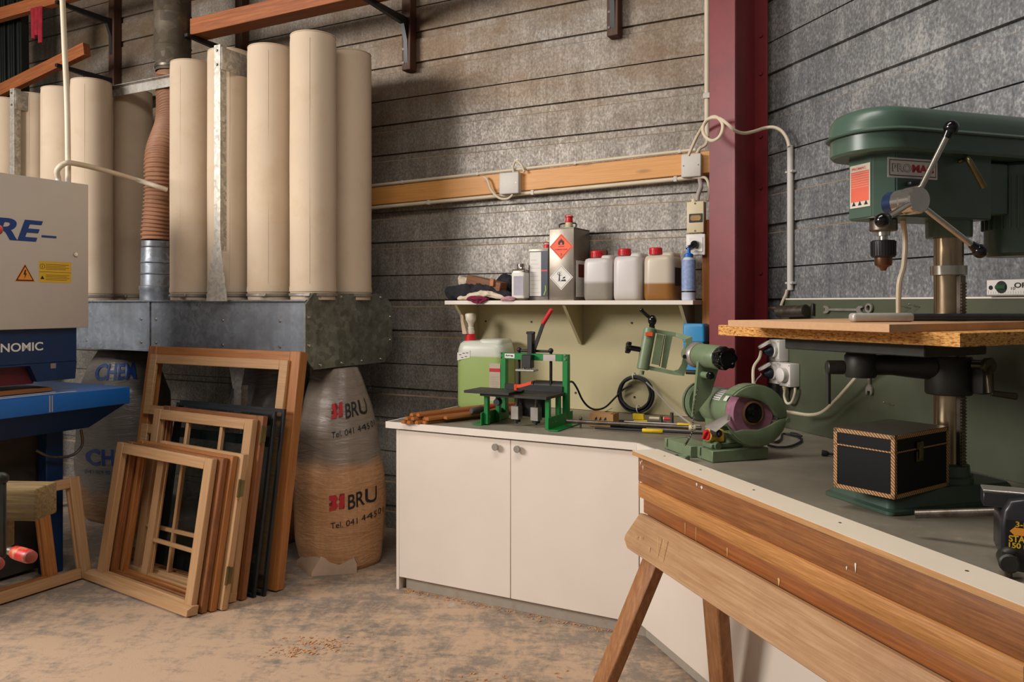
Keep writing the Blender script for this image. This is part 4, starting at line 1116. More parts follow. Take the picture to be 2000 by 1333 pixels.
jm3 = milky('stained_jerrycan_plastic', '#8d5f25', '#c3b6a3', .092, .006)
for (p0, p1, h, mat, lab, lc, cx) in ((1136, 1191, .255, jm1, 'jerrycan with red cap and greyish liquid right of the tall tin', None, .02), (1194, 1249, .262, jm2, 'plain white jerrycan with red cap, middle of three on the shelf', None, -.05), (1254, 1313, .262, jm3, 'stained jerrycan with red cap and brown liquid beside the blue bottle', 'black', -.05)):
    x0, x1 = onshelf(p0, p1, .69)
    jerrycan(FB @ T((x0 + x1) / 2, .795, SZ), x1 - x0, .20, h, mat, lab, capx=cx, group='jerrycans on the shelf', label_col=lc)
# tall tin with hazard diamonds
x0, x1 = onshelf(1072, 1121, .69); w = x1 - x0; d = .235; h = onB(1072, 446, .69).z - SZ
t = thing('metal_canister', FB @ T((x0 + x1) / 2, .69, SZ), 'tallest square tin on the shelf, with orange and white hazard diamonds', 'tin')
m = MB(); m.bx(-w / 2, w / 2, 0, d, .004, h - .004, .006, 2)
for z in (.002, h - .004): m.bx(-w / 2 - .002, w / 2 + .002, -.002, d + .002, z - .002, z + .004, .002)
m.build('body', M['tin'], t)
m = MB(); m.lathe([(.021, 0), (.023, .004), (.021, .035), (.019, .035), (.019, .0)], (w * .14, .06, h), n=24); m.build('neck', M['cream_plastic'], t)
m = MB(); m.lathe([(0, .0), (.022, 0), (.023, .004), (.020, .028), (.024, .030), (.024, .036), (0, .037)], (w * .14, .06, h + .033), n=24)
m.tube([(w * .14 - .024, .06, h + .066), (w * .14 - .01, .045, h + .078), (w * .14 + .02, .05, h + .074), (w * .14 + .024, .06, h + .066)], .002, 6); m.build('cap', M['red_plastic'], t)
m = MB(); m.tube([(-w * .22, .06, h), (-w * .24, .06, h + .022), (-w * .1, .08, h + .032), (w * .3, .08, h + .03), (w * .42, .06, h + .02), (w * .40, .06, h)], .004, 8); m.build('handle', M['black'], t)
def diamond(zc, r, cols):
    m = MB(); X = T(0, -.0003, zc) @ FRONT
    dm = lambda s: [(0, -s), (s, 0), (0, s), (-s, 0)]
    m.prism(dm(r), .0005, X, mi=0); m.prism(dm(r * .9), .0004, X @ T(0, 0, .0005), mi=1); m.prism(dm(r * .865), .0004, X @ T(0, 0, .0008), mi=0)
    return m, X @ T(0, 0, .0013)
zc1, zc2 = onB(1096, 482, .69).z - SZ, onB(1096, 542, .69).z - SZ
m, X = diamond(zc1, .0745, 0)
fl = [(-.002, .045), (.004, .036), (.003, .030), (.010, .038), (.011, .026), (.018, .030), (.017, .018), (.021, .019), (.016, .006), (-.016, .006), (-.021, .019), (-.017, .018), (-.017, .031), (-.011, .025), (-.010, .038), (-.004, .030)]
m.prism([(x, y + .004) for x, y in fl], .0004, X, mi=1)
m.prism([(x * .35, y * .45 + .008) for x, y in fl], .0004, X @ T(0, 0, .0004), mi=0)
m.bx(-.018, .018, -.0024, -.0018, zc1 - .0005, zc1 + .002, mi=1)
m.text('FLAMMABLE LIQUID', X @ T(0, -.021, 0), .078, .008, .01, mi=2, align='CENTER')
m.text('3', X @ T(0, -.052, 0), .010, .014, .02, mi=2, align='CENTER')
m.build('hazard_label', [M['label_orange'], M['ink_black'], paint('dark_red_print', '#8a1f18', .6)], t)
m, X = diamond(zc2, .073, 0)
def bar(a, b, wd):
    a, b = Vector(a), Vector(b); n = (b - a).normalized(); q = Vector((-n.y, n.x)) * wd / 2
    m.prism([tuple(a + q), tuple(a - q), tuple(b - q * .6), tuple(b + q * .6)], .0004, X, mi=1)
bar((-.012, -.018), (-.011, .012), .009); bar((-.011, .010), (-.024, .020), .004); bar((-.020, .017), (-.024, .030), .0025); bar((-.011, .010), (-.012, .032), .004)
bar((-.011, .014), (-.002, .024), .003); bar((-.003, .022), (-.001, .036), .002); bar((-.012, .022), (-.018, .034), .002); bar((-.012, .008), (.004, .014), .003)
m.prism([(-.024, -.022), (-.012, -.018), (-.004, -.021), (.008, -.012), (.013, -.015), (.024, -.010), (.032, -.023)], .0004, X, mi=1)
m.prism([(.006, -.006), (.016, .002), (.026, .004), (.024, -.004), (.016, -.008)], .0004, X, mi=1)
m.build('hazard_label', [M['ink_white'], M['ink_black']], t)
m = MB(); m.bx(w / 2 - .001, w / 2 + .0016, .03, d - .02, .02, h * .55); m.build('side_label', M['ink_white'], t)
m = MB(); m.bx(w / 2 + .0012, w / 2 + .0022, .06, d - .06, h * .32, h * .50); m.build('side_print', paint('brown_red_print', '#6e2a22', .6), t)
# dark blue tin behind it
x0, x1 = onshelf(1031, 1070, .73); w = x1 - x0; h = onB(1031, 486, .73).z - SZ
t = thing('metal_canister', FB @ T((x0 + x1) / 2, .735, SZ), 'dark blue square tin with white side label, half hidden by the tall tin', 'tin')
m = MB(); m.bx(-w / 2, w / 2, 0, .19, .003, h, .005, 2)
for z in (.002, h - .002): m.bx(-w / 2 - .002, w / 2 + .002, -.002, .192, z - .002, z + .003, .0015)
m.build('body', M['tin'], t)
m = MB(); m.bx(-w / 2 + .006, w / 2 - .004, -.0012, .001, .022, h - .016); m.build('wrap_print', paint('navy_tin_print', '#152238', .4), t)
m = MB(); m.bx(-w / 2 + .010, -w / 2 + .085, -.0022, -.0008, .026, h - .022); 
for k in range(9): m.bx(-w / 2 + .014, -w / 2 + .080 - .012 * (k % 3), -.0026, -.0021, .045 + k * .024, .0465 + k * .024, mi=1)
m.build('label', [M['ink_white'], M['ink_grey']], t)
m = MB(); m.bx(-w / 2 + .086, w / 2 - .004, -.0024, -.0008, h * .555, h * .585); m.build('red_band', M['red_plastic'], t)
m = MB(); m.lathe([(.0, 0), (.02, 0), (.021, .02), (.018, .026), (0, .026)], (w * .22, .06, h), n=20); m.tube([(w * .22 - .025, .06, h + .03), (w * .22, .05, h + .04), (w * .22 + .02, .06, h + .028)], .002, 6); m.build('cap', M['red_plastic'], t)
m = MB(); m.prism([(0, 0), (.012, .03), (.010, .055), (.004, .06), (.006, .03), (-.006, .004)], .0008, T(w / 2 - .024, -.002, .03) @ FRONT); m.build('green_print', paint('lime_print', '#8fae2c', .5), t)
# small can
x0, x1 = onshelf(1004, 1029, .70); r = (x1 - x0) / 2; h = onB(1004, 527, .71).z - SZ
t = thing('paint_can', FB @ T((x0 + x1) / 2, .70, SZ), 'small white labelled can with metal screw cap between rags and tins', 'can')
m = MB(); m.bx(-r, r, -.035, .035, 0, h, .012, 3); m.build('body', M['tin'], t)
m = MB(); m.bx(-r - .0008, r + .0008, -.0362, .0362, .006, h - .012, .012, 3); m.build('label', M['ink_white'], t)
m = MB(); m.bx(-r * .62, r * .9, -.0372, -.036, .03, h * .78, 0); m.build('label_print', paint('lilac_print', '#a9a3ac', .6), t)
m = MB(); m.lathe([(.022, 0), (.024, .004), (.020, .012), (.020, .016), (.024, .017), (.024, .031), (.021, .033), (0, .033)], (.004, 0, h), n=24); m.build('cap', M['steel'], t)
# blue spray bottle
x0, x1 = onshelf(1329, 1356, .69); r = (x1 - x0) / 2; h = onB(1340, 500, .69).z - SZ
t = thing('plastic_bottle', FB @ T((x0 + x1) / 2, .715, SZ), 'slim white and blue printed bottle with blue cap at the right end of the shelf', 'bottle')
m = MB(); m.lathe([(0, 0), (r * .94, 0), (r, .006), (r, h * .82), (r * .96, h * .90), (r * .6, h * .97), (r * .5, h), (0, h)], n=28); m.build('body', paint('pale_blue_bottle', '#bcc3d2', .35), t)
m = MB(); m.lathe([(r * 1.004, .055), (r * 1.004, h * .88), (r * .985, h * .91)], n=28); m.build('label', paint('blue_label', '#8496bd', .5, var=.25, scale=60), t)
m = MB(); m.lathe([(r * 1.008, .042), (r * 1.008, .050)], n=28); m.build('dark_band', M['black'], t)
m = MB(); m.lathe([(0, 0), (r * .66, 0), (r * .66, .016), (r * .3, .022), (r * .24, .05), (0, .052)], (0, 0, h * .975), n=20); m.build('cap', paint('cap_blue', '#1f63b5', .4), t)
# something brown behind the jerrycans
x0 = onB(1168, 480, .92).x
m = MB(); m.bx(-.05, .05, 0, .024, 0, .30, .004)
solo('wood_offcut', FB @ T(x0, .922, SZ), m, M['blockwood'], 'brown wood offcut standing behind the jerrycan next to the tall tin', 'offcut')

# rags and wood blocks
def rag(pts, rx, rz, mat, label, ry=None, seed=0, sharp=80, name='rag'):
    """crumpled cloth: a fat bent roll along pts squeezed and wrinkled"""
    pts = spline([Vector(p) for p in pts], 8); n = len(pts); K = 28; rings = []
    for i, p in enumerate(pts):
        t_ = i / (n - 1); e = math.sin(PI * min(1, max(0, t_))) ** .5 * .92 + .08
        ring = []
        for k in range(K):
            a = 2 * PI * k / K
            q = Vector((0, math.cos(a) * (ry or rx), math.sin(a) * rz)) * e
            f = 1 + .40 * noise.noise(Vector((p.x * 26 + seed, math.cos(a) * 1.5, math.sin(a) * 1.5))) + .22 * noise.noise(Vector((p.x * 60 + seed, math.cos(a) * 4, math.sin(a) * 4)))
            q = p + q * f; q.z = max(q.z, p.z - rz * .7)
            ring.append(q)
        rings.append(ring)
    m = MB(); m.loft(rings)
    return solo(name, FB @ T(0, 0, 0), m, M[mat], label, 'rag', 'rags piled on the shelf', sharp=sharp)
def sp(px, py, by): return onB(px, py, by)
zb = SZ
def rp(px, by, z): v = onB(px, 583, by); return (v.x, by, SZ + z)
rag([rp(871, .72, .062), rp(884, .73, .042), rp(912, .74, .046), rp(945, .75, .042), rp(968, .75, .036), rp(1000, .75, .028)], .06, .052, 'rag_black', 'black crumpled rag sticking out over the left end of the shelf', seed=1)
rag([rp(893, .69, .012), rp(918, .69, .022), rp(948, .70, .038), rp(962, .70, .032), rp(985, .69, .016)], .028, .022, 'rag_cream', 'cream crumpled rag in front of the black one on the shelf', seed=2)
rag([rp(896, .80, .135), rp(903, .80, .115), rp(918, .82, .098), rp(940, .83, .09), rp(958, .84, .08)], .04, .040, 'rag_cream', 'cream glove-like cloth lying behind the black rag', seed=6)
rag([rp(912, .668, .006), rp(922, .66, .012), rp(938, .655, .010), rp(955, .665, .006)], .026, .016, 'rag_wine', 'wine red rag hanging over the front edge of the shelf', seed=3)
m = MB(); p = onB(915, 586, .65); q = onB(953, 592, .65)
m.loft([[(x, .648 - .008 * math.sin(k * 1.1 + j), z) for k, x in enumerate([p.x + (q.x - p.x) * (i / 9 if j == 0 else .5 + (i / 9 - .5) * (1 - .22 * j)) for i in range(10)])] + [(x, .638 - .006 * math.sin(k * 1.7), z) for k, x in reversed(list(enumerate([p.x + (q.x - p.x) * (.5 + (i / 9 - .5) * (1 - .22 * j)) for i in range(10)])))] for j, z in enumerate((1.562, 1.553, 1.546, 1.537))])
m.build('hanging_fold', M['rag_wine'], bpy.data.objects['rag.003'])
rag([rp(978, .655, .006), rp(990, .655, .010), rp(1000, .655, .009), rp(1006, .655, .006)], .022, .015, 'rag_pink', 'small pink rag at the shelf front before the little can', seed=4)
rag([rp(968, .89, .10), rp(985, .89, .125), rp(1000, .89, .10), rp(1010, .88, .07)], .045, .045, 'rag_black', 'black fuzzy rag heaped behind the brown wooden block', seed=7)
b0, b1 = onB(918, 545, .79), onB(1003, 560, .76)
m = MB(); m.bx(0, .27, -.035, .035, -.062, 0, .003)
solo('wooden_block', FB @ T(b0.x, .795, b0.z + .024) @ RZ(-9) @ RY(11), m, M['blockwood'], 'long brown wooden block lying tilted on the rags', 'wood block')
m = MB(); m.bx(-.014, .014, -.012, .012, -.045, 0, .003)
bb = onB(962, 545, .72)
solo('wooden_block', FB @ T(bb.x, .722, bb.z) @ RY(4), m, M['moulding'], 'tiny brown wooden block standing in front of the long block on the rags', 'wood block')

# ------------------------------------------------------------------ goods on the worktop (left part)
WT = .902
# big green jerrycan with pump
c0, c1 = onB(886, 780, .66), onB(978, 780, .66)
w = (c1.x - c0.x) * .97; h = onB(900, 662, .68).z - WT
gm = milky('green_liquid_can', '#9db268', '#cdcfc0', .315, .006)
X = FB @ T((c0.x + c1.x) / 2, .775, WT) @ RZ(6)
t = thing('pump_jerrycan', X, 'large translucent jerrycan of green liquid with a white hand pump on the worktop', 'jerrycan')
m = MB(); d = .225; rings = []
for z, k, r in ((0, .92, .04), (.012, .98, .05), (.04, 1, .055), (h * .3, 1, .055), (h * .78, 1, .055), (h * .86, .985, .06), (h * .93, .93, .06), (h * .965, .82, .055), (h * .975, .6, .05)):
    rings.append([(x, y, z) for x, y in rrect(w * k, d * k, r, 7)])
m.loft(rings); m.build('body', gm, t, sharp=60)
for xx in (w * .2,):
    m = MB(); m.loft([[(xx + x, y, z) for x, y in rrect(w * .5 * k, d * .86 * k, .035 * k, 6)] for z, k in ((h * .90, 1), (h * .965, 1), (h * .99, .94), (h * 1.0, .8))]); m.build('handle_hump', gm, t, sharp=60)
px_ = -w * .29
m = MB(); m.lathe([(0, 0), (.034, 0), (.034, .024), (.031, .026), (.031, .044), (.027, .048), (0, .048)], (px_, -.03, h * .955), n=30); m.build('cap', M['red_plastic'], t)
m = MB(); m.lathe([(0, 0), (.025, 0), (.025, .022), (.022, .025), (.022, .040), (.017, .044), (.021, .068), (.030, .080), (.033, .088), (.034, .118), (.030, .126), (.012, .130), (0, .130)], (px_, -.03, h * .955 + .046), n=28); m.build('pump', paint('ivory_plastic', '#d6ccba', .4), t)
zt = h * .955 + .046
m = MB(); m.loft([[(px_ - .036 + dx + x, -.062 + y, z) for x, y in ((-s, -.008), (s, -.008), (s, .008), (-s, .008))] for z, s, dx in ((zt + .002, .014, .014), (zt + .04, .012, .006), (zt + .08, .009, -.003), (zt + .115, .008, -.006))])
m.bx(px_ - .05, px_ - .036, -.07, -.055, zt + .085, zt + .12, .004); m.build('pump_spout', paint('beige_spout', '#c2a98b', .5), t)
m = MB(); m.prism([(0, 0), (.085, .018), (.085, .062), (0, .046)], .001, T(px_ - .05, -d / 2 - .0012, h * .69) @ FRONT)
for k, (u, v) in enumerate(((.012, .034), (.035, .044), (.058, .046), (.025, .018), (.05, .024))): m.bx(px_ - .05 + u, px_ - .05 + u + .016, -d / 2 - .0026, -d / 2 - .0012, h * .69 + v - .002, h * .69 + v + .002, mi=1)
m.build('note_label', [M['ink_white'], M['ink_black']], t)
m = MB(); m.bx(w * .22, w * .44, -d / 2 - .0014, -d / 2 + .001, h * .12, h * .66)
m.bx(w * .22, w * .44, -d / 2 - .0022, -d / 2 - .0014, h * .54, h * .59, mi=1)
for k in range(10): m.bx(w * .24, w * (.42 - .02 * (k % 3)), -d / 2 - .002, -d / 2 - .0014, h * (.16 + .034 * k), h * (.166 + .034 * k), mi=2)
m.build('label', [paint('faded_label', '#b9a992', .6), M['ink_red'], M['ink_grey']], t)

# moulding strips
sl = [  # front end px, py, z level, rear px offset
    (799, 827, 0, 1), (812, 829, 0, 2), (828, 827, 0, 3), (848, 826, 0, 4), (803, 815, 1, 5), (820, 816, 1, 6), (845, 813, 1, 7), (860, 815, 1, 8), (817, 803, 2, 9), (825, 808, 2, 10), (885, 813, 1, 11)]
prof = [(-.0135, 0), (.0135, 0), (.0135, .009), (.006, .0175), (-.008, .0175), (-.0135, .011)]
for i, (px, py, lev, sd) in enumerate(sl):
    rnd = random.Random(sd)
    z = WT + lev * .0185
    p = inB(atz(px, py + 6 - lev * 0, z if lev < 1 else z))
    L = .70 if i != 10 else .52
    y0 = [-.028, -.024, -.006, .012, -.02, -.012, .03, .018, .0, .01, .10][i]
    m = MB(); m.prism(prof, L, Matrix(((0, 0, 1, 0), (1, 0, 0, 0), (0, 1, 0, 0), (0, 0, 0, 1))), .001, 1)
    x0 = -1.27 + ([0, .0295, .059, .0885, .012, .0415, .071, .1005, .024, .0535, .132][i] + y0 * math.cos(rad(71))) / math.sin(rad(71))
    solo('wooden_batten', FB @ T(x0, y0, z) @ RZ(71), m, M['moulding'],
         ['lowest brown moulding strip at the far left of the bundle', 'second bottom strip from the left in the bundle', 'third bottom strip from the left in the bundle', 'bottom strip at the right edge of the bundle',
          'middle layer strip at the left of the bundle', 'middle layer strip second from left in the bundle', 'middle layer strip third from left in the bundle', 'middle layer strip right of centre in the bundle',
          'topmost brown strip on the left of the bundle', 'topmost brown strip on the right of the bundle', 'short set-back strip at the right of the bundle'][i] + ' on the worktop', 'wood strip', 'moulding strips on the worktop')
# dust brush with red handle end
h0, h1 = inB(aty(920, 808, 4.33)), inB(aty(972, 796, 4.50))
t = thing('hand_brush', FB @ T(h0.x, h0.y, h0.z + .012) @ Vector((1, 0, 0)).rotation_difference(h1 - h0).to_matrix().to_4x4(), 'grey bristled brush with a red handle lying on the strips beside the green press', 'brush')
m = MB(); m.lathe([(0, -.004), (.013, 0), (.017, .01), (.0175, .08), (.013, .10), (0, .102)], (0, 0, 0), (1, 0, 0), 20); m.build('bristles', paint('grey_bristles', '#5a4f52', .95, var=.3, scale=80), t, jit=.003)
m = MB(); m.lathe([(0, .10), (.011, .102), (.013, .12), (.012, .17), (.008, .20), (0, .202)], (0, 0, 0), (1, 0, 0), 18); m.build('handle', M['red_plastic'], t)
# ------------------------------------------------------------------ green drilling press on the worktop
L_, R_ = onB(981, 697, .36).x, onB(1110, 700, .36).x
zb1 = onB(1045, 691, .36).z; zb0 = onB(1045, 704, .36).z
t = thing('hinge_press', FB @ T(0, 0, WT), 'green hinge drilling press with a red tipped lever on the worktop', 'press')
fy0, fy1 = .115, .42
xl, xr = -.885, -.50
for s, x in ((-1, xl), (1, xr)):
    m = MB(); m.bx(x - .003, x + .003, fy0, fy1, 0, .065, .001); m.bx(min(x, x + s * .055), max(x, x + s * .055), fy0, fy1, 0, .005, .001); m.build('foot', M['pgreen'], t)
    for k in (.05, .09):
        m = MB(); m.cyl((x + .0035, fy0 + k, .035), (x - .008, fy0 + k, .035), .006, n=8); m.build('bolt', M['steel'], t)
zt_ = 1.057 - WT
for x, s in ((xl + .016, 1), (xr - .016, -1)):
    for y in (.15, .275):
        m = MB(); m.bx(x - .012, x + .012, y - .012, y + .012, .003, zt_ - .001, .002); m.build('upright', M['pgreen'], t)
for x in (L_ + .013, R_ - .013):
    m = MB(); m.bx(x - .015, x + .015, .345, .38, .04, zb1 - WT, .002); m.build('frame_post', M['pgreen'], t)
    for z in (.012, .035):
        m = MB(); m.cyl((x - .016 if x < -.7 else x + .002, .344, zb0 - WT + z), (x - .016 if x < -.7 else x + .002, .339, zb0 - WT + z), .006, n=10); m.build('bolt', M['steel'], t)
m = MB(); m.bx(L_ + .028, R_ - .028, .345, .372, zb0 - WT, zb1 - WT, .002); m.build('top_beam', M['pgreen'], t)
cxm = onB(1034, 700, .34).x
a = onB(986, 697, .345); b = onB(1005, 697, .345)
m = MB(); m.bx(a.x, b.x, .3436, .345, zb0 - WT + .008, zb1 - WT - .004); m.text('Artesa', T(a.x + .004, .3434, zb0 - WT + .016) @ FRONT, (b.x - a.x) * .8, .012, .03, mi=1); m.build('name_label', [M['ink_white'], M['ink_black']], t)
a = onB(1061, 697, .345); b = onB(1085, 697, .345)
m = MB(); m.bx(a.x, b.x, .3436, .345, zb0 - WT, zb1 - WT - .002); m.build('data_plate', paint('pale_plate', '#b8a9a4', .4), t)
def pz_(py, by=.34): return onB(1040, py, by).z - WT
m = MB(); m.bx(cxm - .028, cxm + .028, .30, .343, pz_(719), pz_(693), .003); m.bx(cxm - .017, cxm + .013, .345, .385, pz_(700), pz_(652), .003); m.build('ram_guide', M['black'], t)
m = MB(); m.cyl((cxm - .02, .318, pz_(719)), (cxm - .02, .318, pz_(722) - .012), .006, n=10); m.cyl((cxm + .02, .318, pz_(719)), (cxm + .02, .318, pz_(722) - .012), .006, n=10)
m.bx(cxm - .058, cxm + .052, .285, .345, pz_(725), pz_(721), .002); m.build('press_foot', M['alu'], t)
m = MB(); m.box((cxm - .002, .36, pz_(652) + .003), (.05, .02, .014), .004); m.cyl((cxm - .002, .36, pz_(652)), (cxm - .002, .36, pz_(648)), .008); m.build('top_nut', M['black'], t)
l0, l1, l2 = onB(1042, 686, .37), onB(1062, 630, .36), onB(1078, 604, .35)
m = MB()
for v in (l0, l1, l2): v.z -= WT
m.loft([[v + Vector((sx * w_, sy * .006, 0)) for sx, sy in ((-1, -1), (1, -1), (1, 1), (-1, 1))] for v, w_ in ((l0 + Vector((.004, 0, -.03)), .010), (l0, .010), (l1, .009))]); m.build('lever', M['black'], t)
m = MB(); m.cyl(l1 + (l1 - l2) * .12, l2, .0125, .0115, 16, bev=.004); m.build('lever_grip', M['red_plastic'], t)
y_ = .39
r0, r1 = onB(1014, 685, y_), onB(1076, 685, y_)
m = MB(); m.cyl((r0.x, y_, r0.z - WT), (r1.x, y_, r0.z - WT), .007, n=12)
for x in (r0.x, r1.x): m.cyl((x, y_, zt_ + .02), (x, y_, r0.z - WT + .012), .008, n=12); m.sphere((x, y_, r0.z - WT + .004), .014, n=12)
m.build('guide_rods', M['black'], t)
# table plates
m = MB(); m.bx(xl + .002, xr - .002, .10, .335, zt_, zt_ + .014, .001); m.build('table_plate', M['iron'], t)
m = MB(); m.bx(-.965, -.70, .075, .25, zt_ + .0145, zt_ + .028, .001); m.build('sliding_plate', M['iron'], t)
m = MB(); m.bx(xl + .02, xr - .02, .336, .344, zt_, zt_ + .045, .001); m.build('fence', M['black'], t)
v = onB(1008, 757, .17)
m = MB(); m.cyl((v.x, .17, zt_ + .0285), (v.x, .17, zt_ + .062), .010, .011, 16); m.loft([[Vector((v.x, .17, zt_ + .052)) + Vector((d, k * .008, h + g)) for k, g in ((-1, -.008), (1, -.008), (1, .008), (-1, .008))] for d, h in ((0, 0), (.03, .004), (.09, .022))])
m.build('clamp_lever', M['orange_plastic'], t)
m = MB(); m.box((v.x + .002, .17, zt_ + .0305), (.075, .03, .005), .001); m.build('clamp_pad', M['black'], t)
for px in (1011, 1049):
    v = onB(px, 800, .20)
    m = MB(); m.bx(v.x - .022, v.x + .022, .165, .215, .035, .105, .002); m.build('drill_gearbox', M['steel_worn'], t)
    m = MB(); m.cyl((v.x, .19, .034), (v.x, .19, .022), .020, n=16); m.cyl((v.x, .19, .022), (v.x, .19, .012), .006, n=10); m.build('chuck', M['black'], t)
    m = MB(); m.cyl((v.x, .19, .1055), (v.x, .19, zt_ - .002), .010, n=12); m.build('drive_shaft', M['steel_dark'], t)
v = onB(1035, 790, .26)
m = MB(); m.bx(v.x - .07, v.x + .10, .222, .30, .045, zt_ - .004, .006); m.build('motor_block', M['black'], t)
m = MB(); w_ = onB(980, 784, .2); m.lathe([(0, 0), (.018, 0), (.02, .01), (.02, .03), (.016, .04), (0, .042)], (w_.x, .14, w_.z - WT), (0, 1, 0), 12); m.build('adjust_knob', paint('dark_teal_knob', '#223038', .5), t)
m = MB(); v = onB(1075, 750, .42); m.cyl((v.x - .09, .415, zt_ + .03), (v.x + .10, .415, zt_ + .03), .034, n=24, bev=.008); m.build('motor', M['iron'], t)
m = MB(); m.cyl((v.x - .091, .415, zt_ + .03), (v.x - .10, .415, zt_ + .03), .030, n=24); m.build('motor_cap', M['steel_dark'], t)
# cable of the press and the coil
def cB(pts, by):  # crop-4 pixels
    q = crop(pts, 760, 580, 4.0)
    return [onB(x, y, by[i] if isinstance(by, (list, tuple)) else by) for i, (x, y) in enumerate(q)]
pc = cB([(1404, 666), (1435, 668), (1470, 720), (1510, 805), (1560, 862), (1620, 882), (1690, 862), (1760, 795), (1830, 725), (1895, 692)], [.42, .43, .45, .5, .58, .68, .78, .85, .885, .885])
cable('cable', pc, .0055, 'thin dark cable sagging from the green press to the hanging coil', 'rubber')
cc = onB(1241, 784, .885); cc.z = WT + .122
t = thing('cable_coil', FB @ T(cc.x, .885, cc.z), 'coil of black cable leaning upright on the olive panel', 'cable coil')
m = MB(); rnd = random.Random(4)
for k in range(9):
    ra = .098 + rnd.uniform(-.012, .006); dy = rnd.uniform(-.016, .024)
    m.tube([(ra * math.cos(a) + rnd.uniform(-.002, .002), dy, ra * 1.0 * math.sin(a) - .004 * k * .3 + rnd.uniform(-.002, .002)) for a in [2 * PI * j / 24 for j in range(24)]], .0052, 8, closed=True, sub=2)
m.build('windings', M['rubber'], t)
for ang in (95, -80):
    m = MB(); m.tube([(.093 * math.cos(rad(ang)) + .022 * math.cos(a) * math.cos(rad(ang)), .004 + .030 * math.sin(a), .093 * math.sin(rad(ang)) + .022 * math.cos(a) * math.sin(rad(ang))) for a in [2 * PI * j / 12 for j in range(12)]], .003, 6, closed=True, sub=2); m.build('tie', M['ink_white'], t)
pc = [onB(1262, 747, .87), onB(1285, 770, .86), onB(1310, 797, .80), onB(1335, 818, .70), onB(1352, 832, .60)]
pc[-1].z = max(pc[-1].z, WT + .008)
cable('cable', pc, .005, 'grey cable running down from the coil behind the bench grinder', 'ink_grey')
# cardboard box
q0, q1 = inB(atz(1152, 833, WT)), inB(atz(1203, 834, WT))
t = thing('cardboard_box', FB @ T(q0.x, q0.y, WT) @ RZ(3), 'small open brown cardboard box behind the steel rods', 'box')
wq = q1.x - q0.x
m = MB(); m.bx(0, wq, 0, .003, 0, .068); m.bx(0, wq, .097, .10, 0, .068); m.bx(0, .003, .003, .097, 0, .068); m.bx(wq - .003, wq, .003, .097, 0, .068); m.bx(.003, wq - .003, .003, .097, 0, .003); m.build('body', M['paper'], t)
m = MB(); m.box((wq * .45, .035, .069), (wq * .85, .07, .002), 0, 1, RX(4)); m.build('flap', M['paper'], t)
m = MB(); m.box((wq * .62, .06, .079), (.05, .02, .002), 0, 1, RY(-28)); m.build('torn_flap', M['iron'], t)
m = MB(); 
for k, s in enumerate((.016, .013, .015)): m.prism([(0, 0), (s, .003), (s * .8, .018), (s * .3, .012)], .0006, T(wq * (.2 + .2 * k), -.0006, .034) @ FRONT)
m.build('print', M['ink_black'], t)
# rods and bar clamps with yellow tape
def rod(a, b, r, mat, label, tapes=(), ends=None, name='steel_rod'):
    d = b - a; Lr = d.length
    t = thing(name, FB @ T(*a) @ Vector((1, 0, 0)).rotation_difference(d).to_matrix().to_4x4(), label, 'rod', 'rods lying on the worktop before the coil')
    m = MB(); m.cyl((0, 0, 0), (Lr, 0, 0), r, n=12, bev=r * .2); m.build('shaft', mat, t)
    for u, v_ in tapes:
        m = MB(); m.lathe([(r * 1.2, 0), (r * 1.6, .004), (r * 1.5, (v_ - u) * Lr * .5), (r * 1.7, (v_ - u) * Lr - .004), (r * 1.2, (v_ - u) * Lr)], (u * Lr, 0, 0), (1, 0, 0), 14); m.build('tape', M['tape'], t, jit=.001)
    return t, Lr
def P(px, py, z): return inB(atz(px, py, z))
t, Lr = rod(P(1106, 823, .935), P(1370, 837, .93), .0105, M['steel_dark'], 'long worn steel rod with a cross pin, in front of the cardboard box')
m = MB(); m.cyl((.0, 0, -.02), (.0, 0, .014), .006, n=10); m.cyl((.075, 0, -.03), (.075, 0, .018), .005, n=10); m.sphere((.075, 0, .018), .009, n=12); m.build('cross_pin', M['steel_dark'], t)
m = MB(); m.lathe([(.011, 0), (.014, .004), (.014, .03), (.011, .034)], (Lr - .06, 0, 0), (1, 0, 0), 14); m.build('collar', M['cream_plastic'], t)
rod(P(1162, 836, .913), P(1388, 848, .914), .0065, M['black'], 'black rod with yellow tape lying nearest the worktop edge', tapes=((.42, .60),))
rod(P(1192, 834, .913), P(1262, 836, .913), .012, M['black'], 'short thick black bar under the long worn rod')
rod(P(1186, 821, .916), P(1302, 826, .916), .0055, M['black'], 'thin black rod behind the long worn rod, with yellow tape', tapes=((.45, .68),))
t, Lr = rod(P(1268, 817, .918), P(1308, 819, .918), .0085, M['cream_plastic'], 'short pale rod with a red tip behind the other rods')
m = MB(); m.cyl((Lr - .03, 0, 0), (Lr + .002, 0, 0), .0092, n=14); m.build('tip', M['red_plastic'], t)
t, Lr = rod(P(1219, 824, .926), P(1368, 832, .926), .006, M['steel_worn'], 'grey sliding bar clamp rod with two upright pins and yellow tape', tapes=((.70, .88),), name='bar_clamp')
for u, hh in ((.48, .035), (.62, .055)):
    m = MB(); m.cyl((u * Lr, .03, -.008), (u * Lr, .03, hh), .010, .009, n=14, bev=.002); m.build('pin', M['steel_dark'], t)
v = P(1242, 822, WT); 
m = MB(); m.loft([[(x, y, 0) for x, y in ((-.03, -.012), (.03, -.012), (.03, .012), (-.03, .012))], [(x - .004, y, .03) for x, y in ((-.03, -.010), (.03, -.010), (.03, .010), (-.03, .010))]])
solo('tape_scrap', FB @ T(v.x, v.y + .05, WT + .001), m, M['tape'], 'crumpled yellow tape piece standing at the foot of the coil', 'tape', jit=.003)
